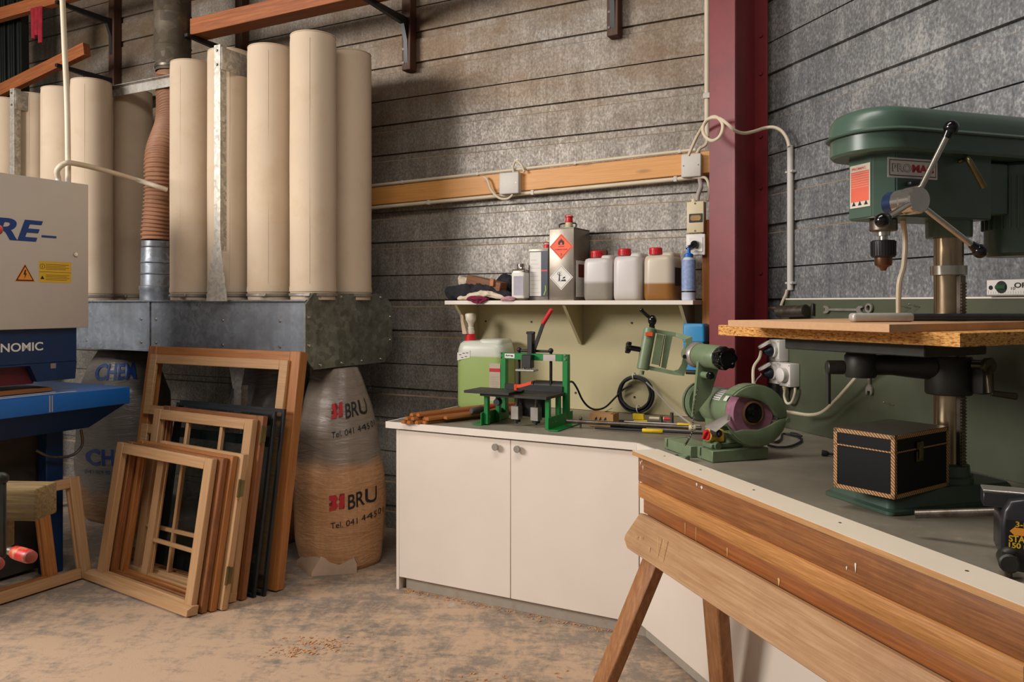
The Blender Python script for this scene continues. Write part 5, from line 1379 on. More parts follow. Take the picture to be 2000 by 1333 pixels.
# blue box on the post
a, b = onB(1331, 632, .74), onB(1375, 724, .74)
zl = onB(1350, 667, .74).z
wq = b.x - a.x
t = thing('blue_case', FB @ T((a.x + b.x) / 2 + .012, .812, 0), 'bright blue plastic case with a lid hung on the orange post by the column', 'case')
m = MB(); m.loft([[(x, y - .055, z) for x, y in rrect(wq * k, .104 * k, .014, 4)] for z, k in ((b.z, .86), (zl, .93))]); m.build('body', M['blue_plastic'], t)
m = MB(); m.loft([[(x, y - .055, z) for x, y in rrect(wq * k, .104 * k, .014, 4)] for z, k in ((zl + .001, 1.0), (a.z - .02, .97), (a.z - .004, .93), (a.z, .86))]); m.build('lid', M['blue_plastic'], t)

# ------------------------------------------------------------------ green bench grinder with belt head
t = thing('bench_grinder', FR @ T(0, 0, WT), 'green bench grinder with a pink stone and raised belt head on the worktop', 'grinder')
def GP(px, py, bx): v = onRx(px, py, bx); v.z -= WT; return v
def slotted(x0, x1, y0, y1, h, name='base_plate'):
    m = MB(); ym = None
    # T-slot runs along y, seen on the -y face
    xm = x0 + .026; 
    m.bx(x0, xm - .006, y0, y1, 0, h, .002); m.bx(xm + .006, x1, y0, y1, 0, h, .002); m.bx(xm - .0065, xm + .0065, y0, y1, 0, .010)
    m.bx(x0 + .002, x1 - .002, y0 + .02, y1 - .01, .004, h - .004)
    return m.build(name, M['mgreen'], t)
slotted(.385, .505, .085, .345, .046)
slotted(.16, .3845, .055, .16, .046)
m = MB(); m.bx(.40, .47, .10, .25, .0465, .068, .004); m.build('saddle', M['mgreen'], t)
m = MB(); m.loft([[(.445 + x, .21 + y, z) for x, y in rrect(a, b, .015, 4)] for z, a, b in ((.0685, .06, .07), (.11, .05, .06))]); m.loft([[(.30 + x, .25 + y, z) for x, y in rrect(a, b, .02, 4)] for z, a, b in ((.002, .17, .14), (.03, .14, .11), (.11, .10, .10), (.16, .12, .11))]); m.build('pedestal', M['mgreen'], t)
wc = GP(1473, 808, .53)          # wheel centre on its outer face
mz, my = wc.z + .0, wc.y
m = MB(); m.lathe([(0, 0), (.060, .0), (.078, .02), (.081, .05), (.081, .20), (.076, .225), (.06, .235), (0, .236)], (.215, my, mz), (1, 0, 0), 40); m.build('motor_housing', M['mgreen'], t)
m = MB(); m.lathe([(0, 0), (.078, 0), (.088, .008), (.088, .050), (.080, .058), (0, .058)], (.10, my, mz), (1, 0, 0), 40); m.build('end_cover', M['mgreen'], t)
m = MB(); m.lathe([(.088, 0), (.0905, .002), (.0905, .006), (.088, .008)], (.126, my, mz), (1, 0, 0), 40); m.build('cover_rim', M['black'], t)
m = MB(); m.cyl((.158, my, mz), (.216, my, mz), .05, n=24); m.build('shaft_neck', M['mgreen'], t)
# stone wheel
m = MB(); m.lathe([(0, 0), (.092, 0), (.096, .004), (.096, .048), (.092, .054), (.055, .050), (0, .050)], (.47, my, mz), (1, 0, 0), 56)
m.build('grinding_wheel', M['pink_stone'], t)
m = MB(); m.lathe([(.050, 0), (.052, .006), (.044, .010), (.040, .008), (.040, 0)], (.520, my, mz), (1, 0, 0), 40); m.build('wheel_flange', paint('brown_flange', '#6d4a34', .5, .3), t)
m = MB(); m.lathe([(.039, 0), (.036, .008), (.02, .012), (0, .013)], (.521, my, mz), (1, 0, 0), 32); m.lathe([(0, 0), (.014, 0), (.014, .012), (0, .012)], (.532, my, mz), (1, 0, 0), 6); m.build('wheel_nut', M['black_gloss'], t)
ku, kv = .00247 / 3.92, .00203 / 3.92
def gpoly(pts): return [((x - 1065) * ku, -(y - 885) * kv) for x, y in pts]
up = gpoly([(918, 742), (950, 712), (985, 690), (1020, 675), (1060, 668), (1105, 670), (1150, 680), (1200, 706), (1245, 745), (1275, 785), (1297, 830), (1310, 880), (1312, 925), (1262, 938), (1215, 908), (1198, 870), (1170, 830), (1130, 800), (1090, 782), (1050, 770), (985, 760)])
lo = gpoly([(872, 975), (925, 1022), (980, 1008), (1040, 1012), (1100, 1015), (1160, 995), (1215, 968), (1262, 940), (1312, 928), (1305, 975), (1285, 1030), (1255, 1072), (1220, 1105), (1180, 1128), (1140, 1140), (1085, 1143), (1035, 1135), (990, 1112), (950, 1080), (910, 1035)])
Gx = T(.462, my, mz) @ RIGHTF
m = MB(); m.prism(up, .016, Gx @ T(0, 0, .054), .004); 
def rim(pts, i0, i1):
    for (x0, y0), (x1, y1) in zip(pts[i0:i1], pts[i0 + 1:i1 + 1]):
        n = Vector((y1 - y0, x0 - x1)).normalized() * .004
        m.prism([(x0, y0), (x1, y1), (x1 - n.x, y1 - n.y), (x0 - n.x, y0 - n.y)], .06, Gx)
rim(up, 0, 12); m.build('wheel_hood', M['mgreen'], t)
m = MB(); m.prism(lo, .016, Gx @ T(0, 0, .054), .004); rim(lo, 8, 19); m.build('lower_guard', M['mgreen'], t)
hp_ = gpoly([(1318, 950)])[0]
m = MB(); m.cyl((.475, my + hp_[0], mz + hp_[1]), (.535, my + hp_[0], mz + hp_[1]), .010, n=14); m.build('hood_hinge', M['mgreen'], t)
# tool rest and switch
a, b, c_, d_ = GP(1376, 832, .50), GP(1427, 806, .50), GP(1425, 818, .52), GP(1397, 841, .52)
m = MB(); m.loft([[a, b, c_, d_], [v + Vector((0.004, 0, -.006)) for v in (a, b, c_, d_)]]); m.build('tool_rest', M['steel_worn'], t)
m = MB(); v = GP(1402, 847, .49); m.cyl((.44, v.y, v.z), (.50, v.y, v.z), .016, n=20, bev=.003); m.cyl((.50, v.y, v.z), (.512, v.y, v.z), .008, n=6); m.build('rest_pivot', M['iron'], t)
v = GP(1402, 872, .47); m = MB(); m.cyl((.41, v.y, v.z), (.475, v.y, v.z), .017, n=20, bev=.003); m.build('clamp_boss', M['mgreen'], t)
v = GP(1381, 850, .44)
dv = Vector((.10, -.98, .08)).normalized()
m = MB(); m.cyl(v - dv * .045, v, .026, .027, 24, bev=.003); m.bx(v.x - .03, v.x + .02, v.y + .03, v.y + .07, v.z - .03, v.z + .02, .004); m.build('switch_body', M['yellow_plastic'], t)
m = MB(); m.lathe([(0, 0), (.0225, 0), (.021, .006), (0, .006)], v, dv, 24); q = v + dv * .011; m.box(q, (.012, .014, .042), .003, 2, RY(35)); m.build('switch_knob', M['red_plastic'], t)
# data plate and sticker on motor
def onmotor(x0, x1, a0, a1, r, name, mats, rows=0):
    m = MB(); N = 8
    for i in range(N):
        b0, b1 = a0 + (a1 - a0) * i / N, a0 + (a1 - a0) * (i + 1) / N
        m.quad(*[(x, my - r * math.sin(rad(b_)), mz + r * math.cos(rad(b_))) for x, b_ in ((x0, b0), (x1, b0), (x1, b1), (x0, b1))], mi=(1 if rows and i % 2 == 1 and False else 0))
    for k in range(rows):
        bb = a0 + (a1 - a0) * (k + .5) / rows
        m.quad(*[(x, my - (r + .0006) * math.sin(rad(b_)), mz + (r + .0006) * math.cos(rad(b_))) for x, b_ in ((x0 + .004, bb - 1), (x1 - .004, bb - 1), (x1 - .004, bb + 1), (x0 + .004, bb + 1))], mi=1)
    return m.build(name, mats, t)
onmotor(.335, .39, 15, 62, .0822, 'data_plate', [M['ink_white'], M['ink_black']], 6)
onmotor(.415, .44, 42, 60, .0822, 'warning_sticker', [M['ink_white'], M['ink_black']])
# upright arm carrying the belt drum
m = MB(); x_ = .335
A = [GP(1353, 815, x_), GP(1364, 703, x_), GP(1410, 700, x_), GP(1402, 722, x_), GP(1388, 770, x_)]
m.loft([[Vector((x_ - .012, p.y, p.z)) for p in A], [Vector((x_ + .004, p.y, p.z)) for p in A]]); m.build('arm', M['mgreen'], t)
m = MB(); v = GP(1372, 732, x_); m.cyl((x_ - .02, v.y, v.z), (x_ + .05, v.y, v.z), .014, n=20, bev=.003); m.build('arm_pivot', M['mgreen'], t)
m = MB(); v2 = GP(1379, 731, x_ + .05); m.lathe([(0, 0), (.014, 0), (.016, .006), (.016, .02), (.012, .024), (0, .024)], (x_ + .051, v.y, v.z), (1, 0, 0), 16); m.build('pivot_knob', M['black_gloss'], t)
d0 = GP(1352, 692, .20); d1 = GP(1412, 700, .46)
yc = (d0.y + d1.y) / 2; zc_ = (d0.z + d1.z) / 2
m = MB(); m.lathe([(0, 0), (.046, 0), (.050, .004), (.050, .16), (.046, .165), (0, .165)], (.275, yc, zc_), (1, 0, 0), 40); m.build('head_drum', M['mgreen'], t)
m = MB(); m.lathe([(.052, 0), (.056, .008), (.056, .022), (.05, .034), (.05, 0)], (.235, yc, zc_), (1, 0, 0), 40); m.lathe([(0, 0), (.05, .0), (.05, .04), (0, .04)], (.234, yc, zc_), (1, 0, 0), 40); m.build('drum_ring', M['steel_worn'], t)
m = MB(); m.lathe([(0, 0), (.030, 0), (.046, .055), (.05, .07), (0, .07)], (.165, yc, zc_), (1, 0, 0), 36); m.build('drum_cone', M['mgreen'], t)
m = MB(); prof = [(.046 + .004 * math.cos(7 * a), a) for a in [2 * PI * k / 84 for k in range(84)]]
m.prism([(r * math.cos(a), r * math.sin(a)) for r, a in prof], .045, T(.441, yc, zc_) @ RIGHTF, .004); m.lathe([(.038, 0), (.036, .006), (.030, .007), (.028, .001), (0, .001)], (.486, yc, zc_), (1, 0, 0), 32); m.build('lobed_knob', M['black_gloss'], t)
# clamping frame at the left of the head (its own plane, leaning)
def FP(px, py, Y): v = FRI @ aty(px, py, Y); v.z -= WT; return v
Yf = 3.52
a, b = FP(1270, 640, Yf), FP(1255, 722, Yf)
m = MB(); m.cyl(b, a, .027, .027, 28, bev=.004); m.cyl(b + (b - a) * .03, b + (b - a) * .12, .010, n=12); m.build('frame_column', M['mgreen'], t)
ring_px = [(1278, 643), (1320, 650), (1352, 658), (1352, 672), (1343, 714), (1336, 735), (1318, 733), (1262, 722)]
ys = [3.52, 3.5, 3.46, 3.46, 3.46, 3.46, 3.48, 3.52]
pts = [FP(x, y, Y) for (x, y), Y in zip(ring_px, ys)]
m = MB(); off = aty(1300, 700, 3.52) - aty(1300, 700, 3.45); off = (FRI.to_3x3() @ off)
inn = [(1278, 650), (1320, 658), (1338, 664), (1340, 672), (1331, 712), (1325, 722), (1316, 725), (1262, 714)]
pin = [FP(x, y, Y) for (x, y), Y in zip(inn, ys)]
for i in range(len(pts) - 1):
    m.loft([[pts[i], pin[i], pin[i] + off * .5, pts[i] + off * .5], [pts[i + 1], pin[i + 1], pin[i + 1] + off * .5, pts[i + 1] + off * .5]])
m.build('clamp_frame', M['mgreen'], t, sharp=25)
for q in ([(1283, 652), (1296, 655), (1287, 714), (1272, 711)], [(1300, 654), (1314, 656), (1301, 721), (1291, 718)]):
    pp = [FP(x, y, 3.50) for x, y in q]
    m = MB(); m.loft([pp, [p + off * .35 for p in pp]]); m.build('jaw_plate', M['mgreen'], t)
m = MB(); pp = [FP(x, y, 3.49) for x, y in ((1297, 655), (1299, 655), (1289, 716), (1287, 716))]; m.loft([pp, [p + off * .3 for p in pp]]); m.build('jaw_screw', M['iron'], t)
a, b = FP(1273, 634, Yf), FP(1253, 606, Yf)
m = MB(); m.sphere(FP(1274, 626, Yf), .019, (1, 1, 1.3), 16); m.cyl(a, FP(1274, 642, Yf), .012, n=14); m.tube([FP(1274, 624, Yf), FP(1262, 615, Yf), b], .0085, 10, sub=4); m.sphere(b, .011, n=12); m.build('clamp_handle', M['black_gloss'], t)
a, b = FP(1250, 683, Yf), FP(1232, 680, Yf)
m = MB(); m.cyl(a, b, .012, n=14); m.build('knob_stem', M['black_gloss'], t)
dirn = (b - a).normalized()
m = MB(); n_ = 60; q = Vector((0, 0, 1)).rotation_difference(dirn).to_matrix().to_4x4()
m.prism([((.023 + .004 * math.cos(6 * k_)) * math.cos(k_), (.023 + .004 * math.cos(6 * k_)) * math.sin(k_)) for k_ in [2 * PI * k / n_ for k in range(n_)]], .022, T(*b) @ q, .004); m.build('star_knob', M['black_gloss'], t)
l_ = [FP(x, y, Yf - .034) for x, y in ((1261, 649), (1275, 650), (1274, 657), (1260, 656))]
m = MB(); m.loft([l_, [p + off * .15 for p in l_]]); m.build('red_label', M['label_orange'], t)
m = MB(); v = FP(1337, 697, 3.45); m.cyl(v, v - off * .4, .009, n=10); m.build('frame_knob', M['black_gloss'], t)
a, b = FP(1340, 727, 3.46), FP(1362, 728, 3.44)
m = MB(); m.cyl(a, b, .010, n=12); m.build('link_rod', M['iron'], t)
# chain and chuck key-like block
cp = [FP(1362, 760, 3.24), FP(1356, 790, 3.24), FP(1354, 815, 3.24), FP(1351, 845, 3.22), FP(1343, 862, 3.2), FP(1338, 870, 3.18)]
cs = spline(cp, 14)
m = MB()
for i in range(0, len(cs) - 1, 2):
    d = (cs[min(i + 2, len(cs) - 1)] - cs[i]); q = Vector((1, 0, 0)).rotation_difference(d).to_matrix().to_4x4() if d.length > 1e-5 else Matrix.Identity(4)
    X0 = T(*cs[i]) @ q @ RX(90 * ((i // 2) % 2))
    m.tube([X0 @ Vector((.006 * math.cos(a), .0035 * math.sin(a), 0)) for a in [2 * PI * k / 8 for k in range(8)]], .0012, 5, closed=True, sub=1)
m.build('chain', M['steel_dark'], t)
v = inR(atz(1330, 899, .905)); v.z = WT
m = MB()
for a in ((-.03, .03, -.022, -.016), (-.03, .03, .016, .022), (-.03, -.022, -.016, .016), (.022, .03, -.016, .016)): m.bx(a[0], a[1], a[2], a[3], 0, .022, .002)
m.bx(-.028, .028, -.016, .016, .0, .006)
solo('dressing_tool', FR @ T(v.x, v.y, WT) @ RZ(35), m, M['mgreen'], 'small open green metal frame on a chain before the grinder base', 'tool')
# black cables behind the grinder, loose plug
def WP(px, py, z=.909): return inR(atz(px, py, z))
cable('cable', [WP(1500, 870), WP(1520, 874), WP(1545, 872), WP(1566, 861), WP(1555, 852), WP(1530, 848), WP(1526, 858), WP(1515, 864), WP(1503, 861)], .0055, 'loop of black cable lying on the worktop right of the grinder', 'rubber', X=FR)
a, b = WP(1545, 848, .913), WP(1570, 853, .913)
t = thing('power_plug', FR @ T(*a) @ Vector((1, 0, 0)).rotation_difference(b - a).to_matrix().to_4x4(), 'black cable plug lying behind the cable loop at the green panel', 'plug')
m = MB(); m.lathe([(0, 0), (.009, 0), (.010, .03), (.006, .055), (.004, .07), (0, .07)], (0, 0, 0), (1, 0, 0), 14); m.build('body', M['rubber'], t)
a, b = WP(1605, 885, .914), WP(1634, 889, .91)
t = thing('power_plug', FR @ T(*a) @ Vector((1, 0, 0)).rotation_difference(b - a).to_matrix().to_4x4(), 'black cable plug lying on the worktop left of the black box', 'plug')
m = MB(); m.lathe([(0, 0), (.012, 0), (.012, .018), (.008, .026), (.005, .028), (.0045, .10), (0, .10)], (0, 0, 0), (1, 0, 0), 14); m.build('body', M['rubber'], t)
# ------------------------------------------------------------------ sockets and tools on the right wall
def socket(x0, x1, z0, z1, dpt, label, lid_open, plug):
    w, h = x1 - x0, z1 - z0
    t = thing('power_socket', FR @ T((x0 + x1) / 2, .9295, (z0 + z1) / 2), label, 'socket', 'white wall sockets on the green panel')
    m = MB(); m.box((0, -dpt / 2, 0), (w, dpt, h), .004, 2); m.build('case', M['white_plastic'], t)
    m = MB(); m.lathe([(.034, 0), (.036, .003), (.035, .016), (.030, .018), (.0, .010)], (0, -dpt, 0), (0, -1, 0), 30); m.build('collar', M['white_plastic'], t)
    m = MB()
    if lid_open:
        m.lathe([(0, 0), (.035, 0), (.035, .010), (.030, .013), (0, .013)], (-.004, -dpt - .05, .026), (-.25, -.45, .86), 30)
    else:
        m.lathe([(0, .0), (.036, 0), (.036, .010), (.031, .014), (0, .014)], (0, -dpt - .0185, 0), (0, -1, 0), 30)
    m.build('lid', M['white_plastic'], t)
    if plug:
        m = MB(); m.lathe([(0, 0), (.027, 0), (.027, .022), (.017, .04), (.009, .05), (0, .05)], (0, -dpt - .008, -.002), (-.1, -1, -.12), 24); m.build('plug', paint('dark_navy_plug', '#18222d', .4), t)
    for sx in (-1, 1):
        for sz in (-1, 1):
            m = MB(); m.cyl((sx * w * .42, -dpt, sz * h * .42), (sx * w * .42, -dpt - .0012, sz * h * .42), .004, n=8); m.build('screw', M['ink_grey'], t)
    return t
s0_, s1_ = onR(1501, 662, .87), onR(1524, 705, .87); s2_, s3_ = onR(1527, 705, .87), onR(1553, 752, .87)
sd = .058
wS = .085
xA = s0_.x
zA1, zA0 = onR(1500, 663, .87).z, onR(1500, 705, .87).z
zB0 = onR(1500, 748, .87).z
socket(xA, xA + wS, zA0 + .001, zA1, sd, 'upper left white wall socket with open lid and plug', True, True)
socket(xA, xA + wS, zB0, zA0 - .001, sd, 'lower left white wall socket with open lid and plug', True, True)
socket(xA + wS + .002, xA + 2 * wS + .002, zB0 - .006, zA0 - .004, sd, 'white wall socket on the right of the group with closed lid', False, False)
q0 = Vector((xA + wS * .45, .80, (zA0 + zA1) / 2 - .005)); q1 = Vector((xA + wS * .45, .80, (zA0 + zB0) / 2 - .005))
cable('cable', [q0 + Vector((-.005, 0, 0)), onR(1483, 700, .76), onR(1472, 718, .72), onR(1471, 745, .68), onR(1473, 765, .62)], .0075, 'white cable from the upper wall socket plug down behind the grinder', X=FR)
cable('cable', [q1 + Vector((-.005, 0, 0)), onR(1486, 733, .76), onR(1478, 742, .72), onR(1474, 750, .66)], .003, 'thin grey cable from the lower left wall socket plug', 'ink_grey', X=FR)
gx = xA + wS * 1.15
u0 = onR(1533, 752, .90)
t = thing('cable_gland', FR @ T(u0.x, .90, zB0 - .007), 'white cable gland under the lower wall sockets', 'gland')
m = MB(); m.lathe([(0, 0), (.013, 0), (.013, .012), (.010, .014), (.010, .022), (0, .022)], (0, 0, 0), (0, 0, -1), 16); m.build('nut', M['cream_plastic'], t)
cable('cable', [Vector((u0.x, .90, zB0 - .029)), onR(1532, 775, .90), onR(1537, 788, .90), onR(1546, 786, .90), onR(1552, 770, .90), onR(1553, 758, .90)], .0065, 'short white cable looping below the right wall socket', X=FR)
cable('cable', [onR(1700, 699, .80), onR(1685, 722, .84), onR(1660, 752, .86), onR(1630, 785, .87), onR(1605, 806, .87), onR(1580, 811, .86), onR(1550, 807, .82), onR(1533, 805, .78)], .0085,
      'white cable sagging across the green panel from the drill table to the grinder', X=FR)
cable('cable', [onRx(1763, 428, 1.24), onRx(1768, 470, 1.22), onRx(1765, 520, 1.22), onRx(1756, 555, 1.22), onRx(1755, 612, 1.20)], .008, 'grey speckled cable hanging straight down from the drill press head', 'cable_cream', X=FR)
def wrench(px0, px1, py, label, double=True):
    a, b = onR(px0, py, .92), onR(px1, py, .92); Lw = b.x - a.x
    t = thing('wrench', FR @ T(a.x, .926, a.z), label, 'wrench', 'wrenches hung on the green panel')
    def jaw(c, s):
        return [(c - s * .004, -.008), (c + s * .008, -.017), (c + s * .028, -.019), (c + s * .036, -.012), (c + s * .022, -.006), (c + s * .020, .006), (c + s * .036, .012), (c + s * .028, .019), (c + s * .008, .017), (c - s * .004, .008)]
    m = MB(); m.bx(.02, Lw - .02, -.007, 0, -.006, .006, .002)
    m.prism(jaw(.028, -1), .008, FRONT)
    if double: m.prism(jaw(Lw - .028, 1), .008, FRONT)
    m.build('shaft', M['steel_worn'], t)
    return t
wrench(1610, 1683, 605, 'open ended wrench hanging level on the green panel above the drill table')
v = onR(1697, 602, .92)
t = thing('ring_wrench', FR @ T(v.x, .926, v.z), 'ring spanner end hanging on the green panel right of the open ended wrench', 'wrench')
m = MB(); m.lathe([(.012, 0), (.021, 0), (.022, .004), (.021, .010), (.012, .010), (.012, 0)], (0, 0, 0), (0, -1, 0), 24); m.bx(-.006, .006, -.008, -.001, -.12, -.018, .002); m.build('body', M['steel_worn'], t)
v = onR(1697, 758, .92)
t = thing('wrench', FR @ T(v.x, .926, v.z), 'open wrench hanging upright on the green panel under the drill table', 'wrench')
m = MB(); m.prism([(-.018, 0), (-.02, -.02), (-.012, -.034), (-.008, -.014), (.008, -.014), (.012, -.034), (.02, -.02), (.018, 0), (.007, .014), (-.007, .014)], .008, FRONT); m.bx(-.007, .007, -.008, 0, .012, .16, .002); m.build('body', M['steel_worn'], t)
v = onR(1588, 605, .92)
m = MB(); m.bx(-.006, .006, -.014, 0, -.03, .03, .003)
solo('hook', FR @ T(v.x, .926, v.z), m, M['iron'], 'small dark hook on the green panel left of the open ended wrench', 'hook')
a, b = onR(1519, 609, .86), onR(1562, 607, .86)
t = thing('tube_holder', FR @ T(a.x, .865, a.z), 'short dark steel tube fixed level on the green panel near the column', 'tube')
dvec = Vector((b.x - a.x, .03, b.z - a.z))
m = MB(); q = Vector((0, 0, 1)).rotation_difference(dvec).to_matrix().to_4x4()
m.lathe([(.026, 0), (.030, 0), (.030, dvec.length), (.0, dvec.length), (.0, dvec.length - .01), (.026, dvec.length - .01), (.026, 0)], (0, 0, 0), dvec, 28); m.build('tube', M['steel_dark'], t)
m = MB(); m.cyl((-.07, -.0, .012), (.02, .0, -.006), .007, n=10); m.build('rod', M['steel_dark'], t)
m = MB(); m.bx(.02, .05, .03, .063, -.01, .01); m.build('bracket', M['iron'], t)
for px, py, lab in ((1730, 790, 'loose nail sticking out of the green panel under the drill table'), (1762, 600, 'nail in the green panel left of the drill column, the lower one'), (1780, 598, 'nail in the green panel beside the drill column')):
    v = onR(px, py, .90)
    m = MB(); m.cyl((-.012, .0, .006), (.014, .028, -.004), .0022, n=8); m.cyl((-.012, 0, .006), (-.0135, -.001, .0065), .005, n=10)
    solo('nail', FR @ T(v.x, .901, v.z), m, M['steel'], lab, 'nail', 'nails in the green panel')
# spirit level
a, b = onR(1924, 546, .90), onR(1924, 579, .90)
hS = a.z - b.z
t = thing('spirit_level', FR @ T(a.x, .918, b.z), 'pale aluminium spirit level standing on the green panel edge at right', 'spirit level')
XS_ = FRONT
m = MB(); m.bx(0, .60, -.012, .012, 0, hS, .002); m.build('body', M['alu'], t)
m = MB(); m.bx(.003, .597, -.0128, -.012, .006, hS - .004); m.build('face', M['ink_white'], t)
u = onR(1956, 562, .905).x - a.x
m = MB(); m.lathe([(0, 0), (hS * .36, 0), (hS * .36, .002), (0, .002)], (u, -.0128, hS * .52), (0, -1, 0), 28); m.lathe([(0, 0), (hS * .13, 0), (hS * .13, .002), (0, .002)], (.020, -.0128, hS * .5), (0, -1, 0), 20); m.build('vial_ring', M['black'], t)
m = MB(); m.cyl((u - hS * .3, -.0152, hS * .52), (u + hS * .3, -.0152, hS * .52), hS * .14, n=16); m.build('vial', paint('green_vial', '#2d5a35', .1), t)
u2 = onR(1981, 560, .905).x - a.x
m = MB(); m.text('OPO', T(u2, -.0129, hS * .46) @ FRONT, .075, hS * .3, .03)
for k in range(40): m.bx(.01 + k * .01, .0106 + k * .01, -.0133, -.0128, .008, .008 + (.009 if k % 5 else .014))
m.text('10', T(onR(1975, 572, .905).x - a.x, -.0129, .022) @ FRONT, .016, .010, .01)
m.build('lettering', M['ink_black'], t)

# ------------------------------------------------------------------ pillar drill
CX, CY = 1.26, .49          # column axis in FR
SPY = .23                   # spindle axis
D = thing('pillar_drill', FR @ T(CX, CY, WT), 'large green pillar drill with black knobbed feed handles at right', 'drill press')
def dz(py, bx, by): # height of a pixel row at a known point
    w_ = FR @ Vector((bx, by, 0)); return EYE + (HY - py) * w_.y / FPX - WT
def DR(px, py, bx): v = onRx(px, py, bx); return Vector((v.x - CX, v.y - CY, v.z - WT))
def DY(px, py, by): v = onR(px, py, by); return Vector((v.x - CX, v.y - CY, v.z - WT))
# base casting
bx0, bx1, by0, by1 = 1.065 - CX, 1.365 - CX, .160 - CY, .70 - CY
cxb, cyb = (bx0 + bx1) / 2, (by0 + by1) / 2; wb, lb = bx1 - bx0, by1 - by0
m = MB(); rings = []
for z, ins, r in ((0.0, 0, .02), (.010, 0, .02), (.016, .012, .02), (.055, .028, .02), (.062, .034, .02)):
    rings.append([(cxb + x, cyb + y, z) for x, y in rrect(wb - 2 * ins, lb - 2 * ins, r, 4)])
m.loft(rings); m.build('base', M['dgreen'], D, sharp=30)
m = MB(); m.lathe([(0, 0), (.071, 0), (.071, .018), (.062, .024), (.060, .055), (.050, .06), (0, .06)], (0, 0, .0622), n=36)
for k in range(4): m.cyl((.062 * math.cos(rad(40 + 90 * k)), .062 * math.sin(rad(40 + 90 * k)), .080), (.062 * math.cos(rad(40 + 90 * k)), .062 * math.sin(rad(40 + 90 * k)), .092), .008, n=6)
m.build('column_foot', M['dgreen'], D)
ztop = dz(425, CX, CY)
m = MB(); m.cyl((0, 0, .10), (0, 0, ztop + .15), .0435, n=48); m.build('column', M['steel_col'] if 'steel_col' in M else M['steel'], D)
zc0, zc1 = dz(538, CX, CY), dz(520, CX, CY)
m = MB(); m.lathe([(.044, 0), (.053, 0), (.054, .001), (.054, zc1 - zc0), (.044, zc1 - zc0)], (0, 0, zc0), n=40); m.build('column_ring', M['steel'], D)
m = MB(); m.bx(.036, .056, -.012, .012, .09, zc0 - .002, .002)
for k in range(60): m.bx(.0562, .060, -.010, .010, .10 + k * (zc0 - .12) / 60, .10 + (k + .5) * (zc0 - .12) / 60)
m.build('rack', M['steel_dark'], D)
# head
hz0, hz1 = dz(428, CX, .2), dz(300, CX, .2)
fxl = DR(1680, 350, 1.175).y; fxr = DR(1722, 350, 1.345).y
x0, x1 = 1.165 - CX, 1.345 - CX
hy0 = SPY - CY - .075; hy1 = .085
m = MB()
m.prism([(x0 + .03, hy0), (x1 - .05, hy0), (x1, hy0 + .045), (x1, hy1), (x0, hy1), (x0, hy0 + .03)], hz1 - hz0, T(0, 0, hz0), 0)
bmesh.ops.bevel(m.bm, geom=m.bm.edges[:], offset=.004, segments=2, affect='EDGES')
m.build('head', M['dgreen'], D)
m = MB(); m.lathe([(.0445, 0), (.066, 0), (.068, .004), (.068, .075), (.0445, .075)], (0, 0, hz0 - .052), n=36); m.build('head_socket', M['dgreen'], D)
# belt cover: lower pan and domed lid
pz0, pz1, pz2 = dz(322, CX + .12, -.05 + CY - .3), dz(297, CX + .12, .1), dz(224, CX, .3)
px0, px1 = 1.105 - CX, 1.40 - CX
py0, py1 = SPY - CY - .155, .40
def covring(ins, z, r): return [((px0 + px1) / 2 + x, (py0 + py1) / 2 + y, z) for x, y in rrect(px1 - px0 - 2 * ins, py1 - py0 - 2 * ins, r - ins * .5, 10)]
m = MB(); m.loft([covring(.014, hz1 - .012, .13), covring(.008, hz1 - .004, .13), covring(.008, hz1 + .045, .13)]); m.build('belt_pan', M['dgreen'], D, sharp=30)
m = MB(); zz = hz1 + .0455
m.loft([covring(-.004, zz, .135), covring(-.006, zz + .004, .135), covring(-.002, zz + .010, .135), covring(.002, zz + .012, .135), covring(.004, pz2 - WT * 0 - .05, .135), covring(.010, pz2 - .028, .13), covring(.022, pz2 - .012, .125), covring(.042, pz2 - .003, .11), covring(.06, pz2, .10)]); m.build('belt_cover', M['dgreen'], D, sharp=35)
# spindle and chuck
def sz(py): return dz(py, CX, SPY)
sy = SPY - CY
m = MB(); m.cyl((0, sy, sz(452)), (0, sy, hz0 - .0005), .041, n=36, bev=.003); m.build('quill_collar', M['steel_bronze'] if 'steel_bronze' in M else M['steel_dark'], D)
m = MB(); m.cyl((0, sy, sz(461)), (0, sy, sz(452)), .020, n=24); m.cyl((0, sy, sz(470)), (0, sy, sz(461)), .012, n=20); m.build('spindle', M['steel'], D)
m = MB(); prof = [(0, sz(470)), (.033, sz(470)), (.036, sz(472)), (.036, sz(500)), (.033, sz(503)), (0, sz(503))]
m.lathe(prof[::-1], (0, sy, 0), n=40)
for k in range(28): a = 2 * PI * k / 28; m.box((.0362 * math.cos(a), sy + .0362 * math.sin(a), (sz(472) + sz(500)) / 2), (.002, .003, sz(472) - sz(500)), 0, 1, RZ(math.degrees(a)))
ck = m.build('chuck', M['black'], D)
m = MB(); m.lathe([(0, sz(529)), (.007, sz(529)), (.012, sz(523)), (.024, sz(519)), (.026, sz(515)), (.026, sz(503.2)), (0, sz(503.2))], (0, sy, 0), n=32); m.build('chuck_jaws', M['bronze'], D)
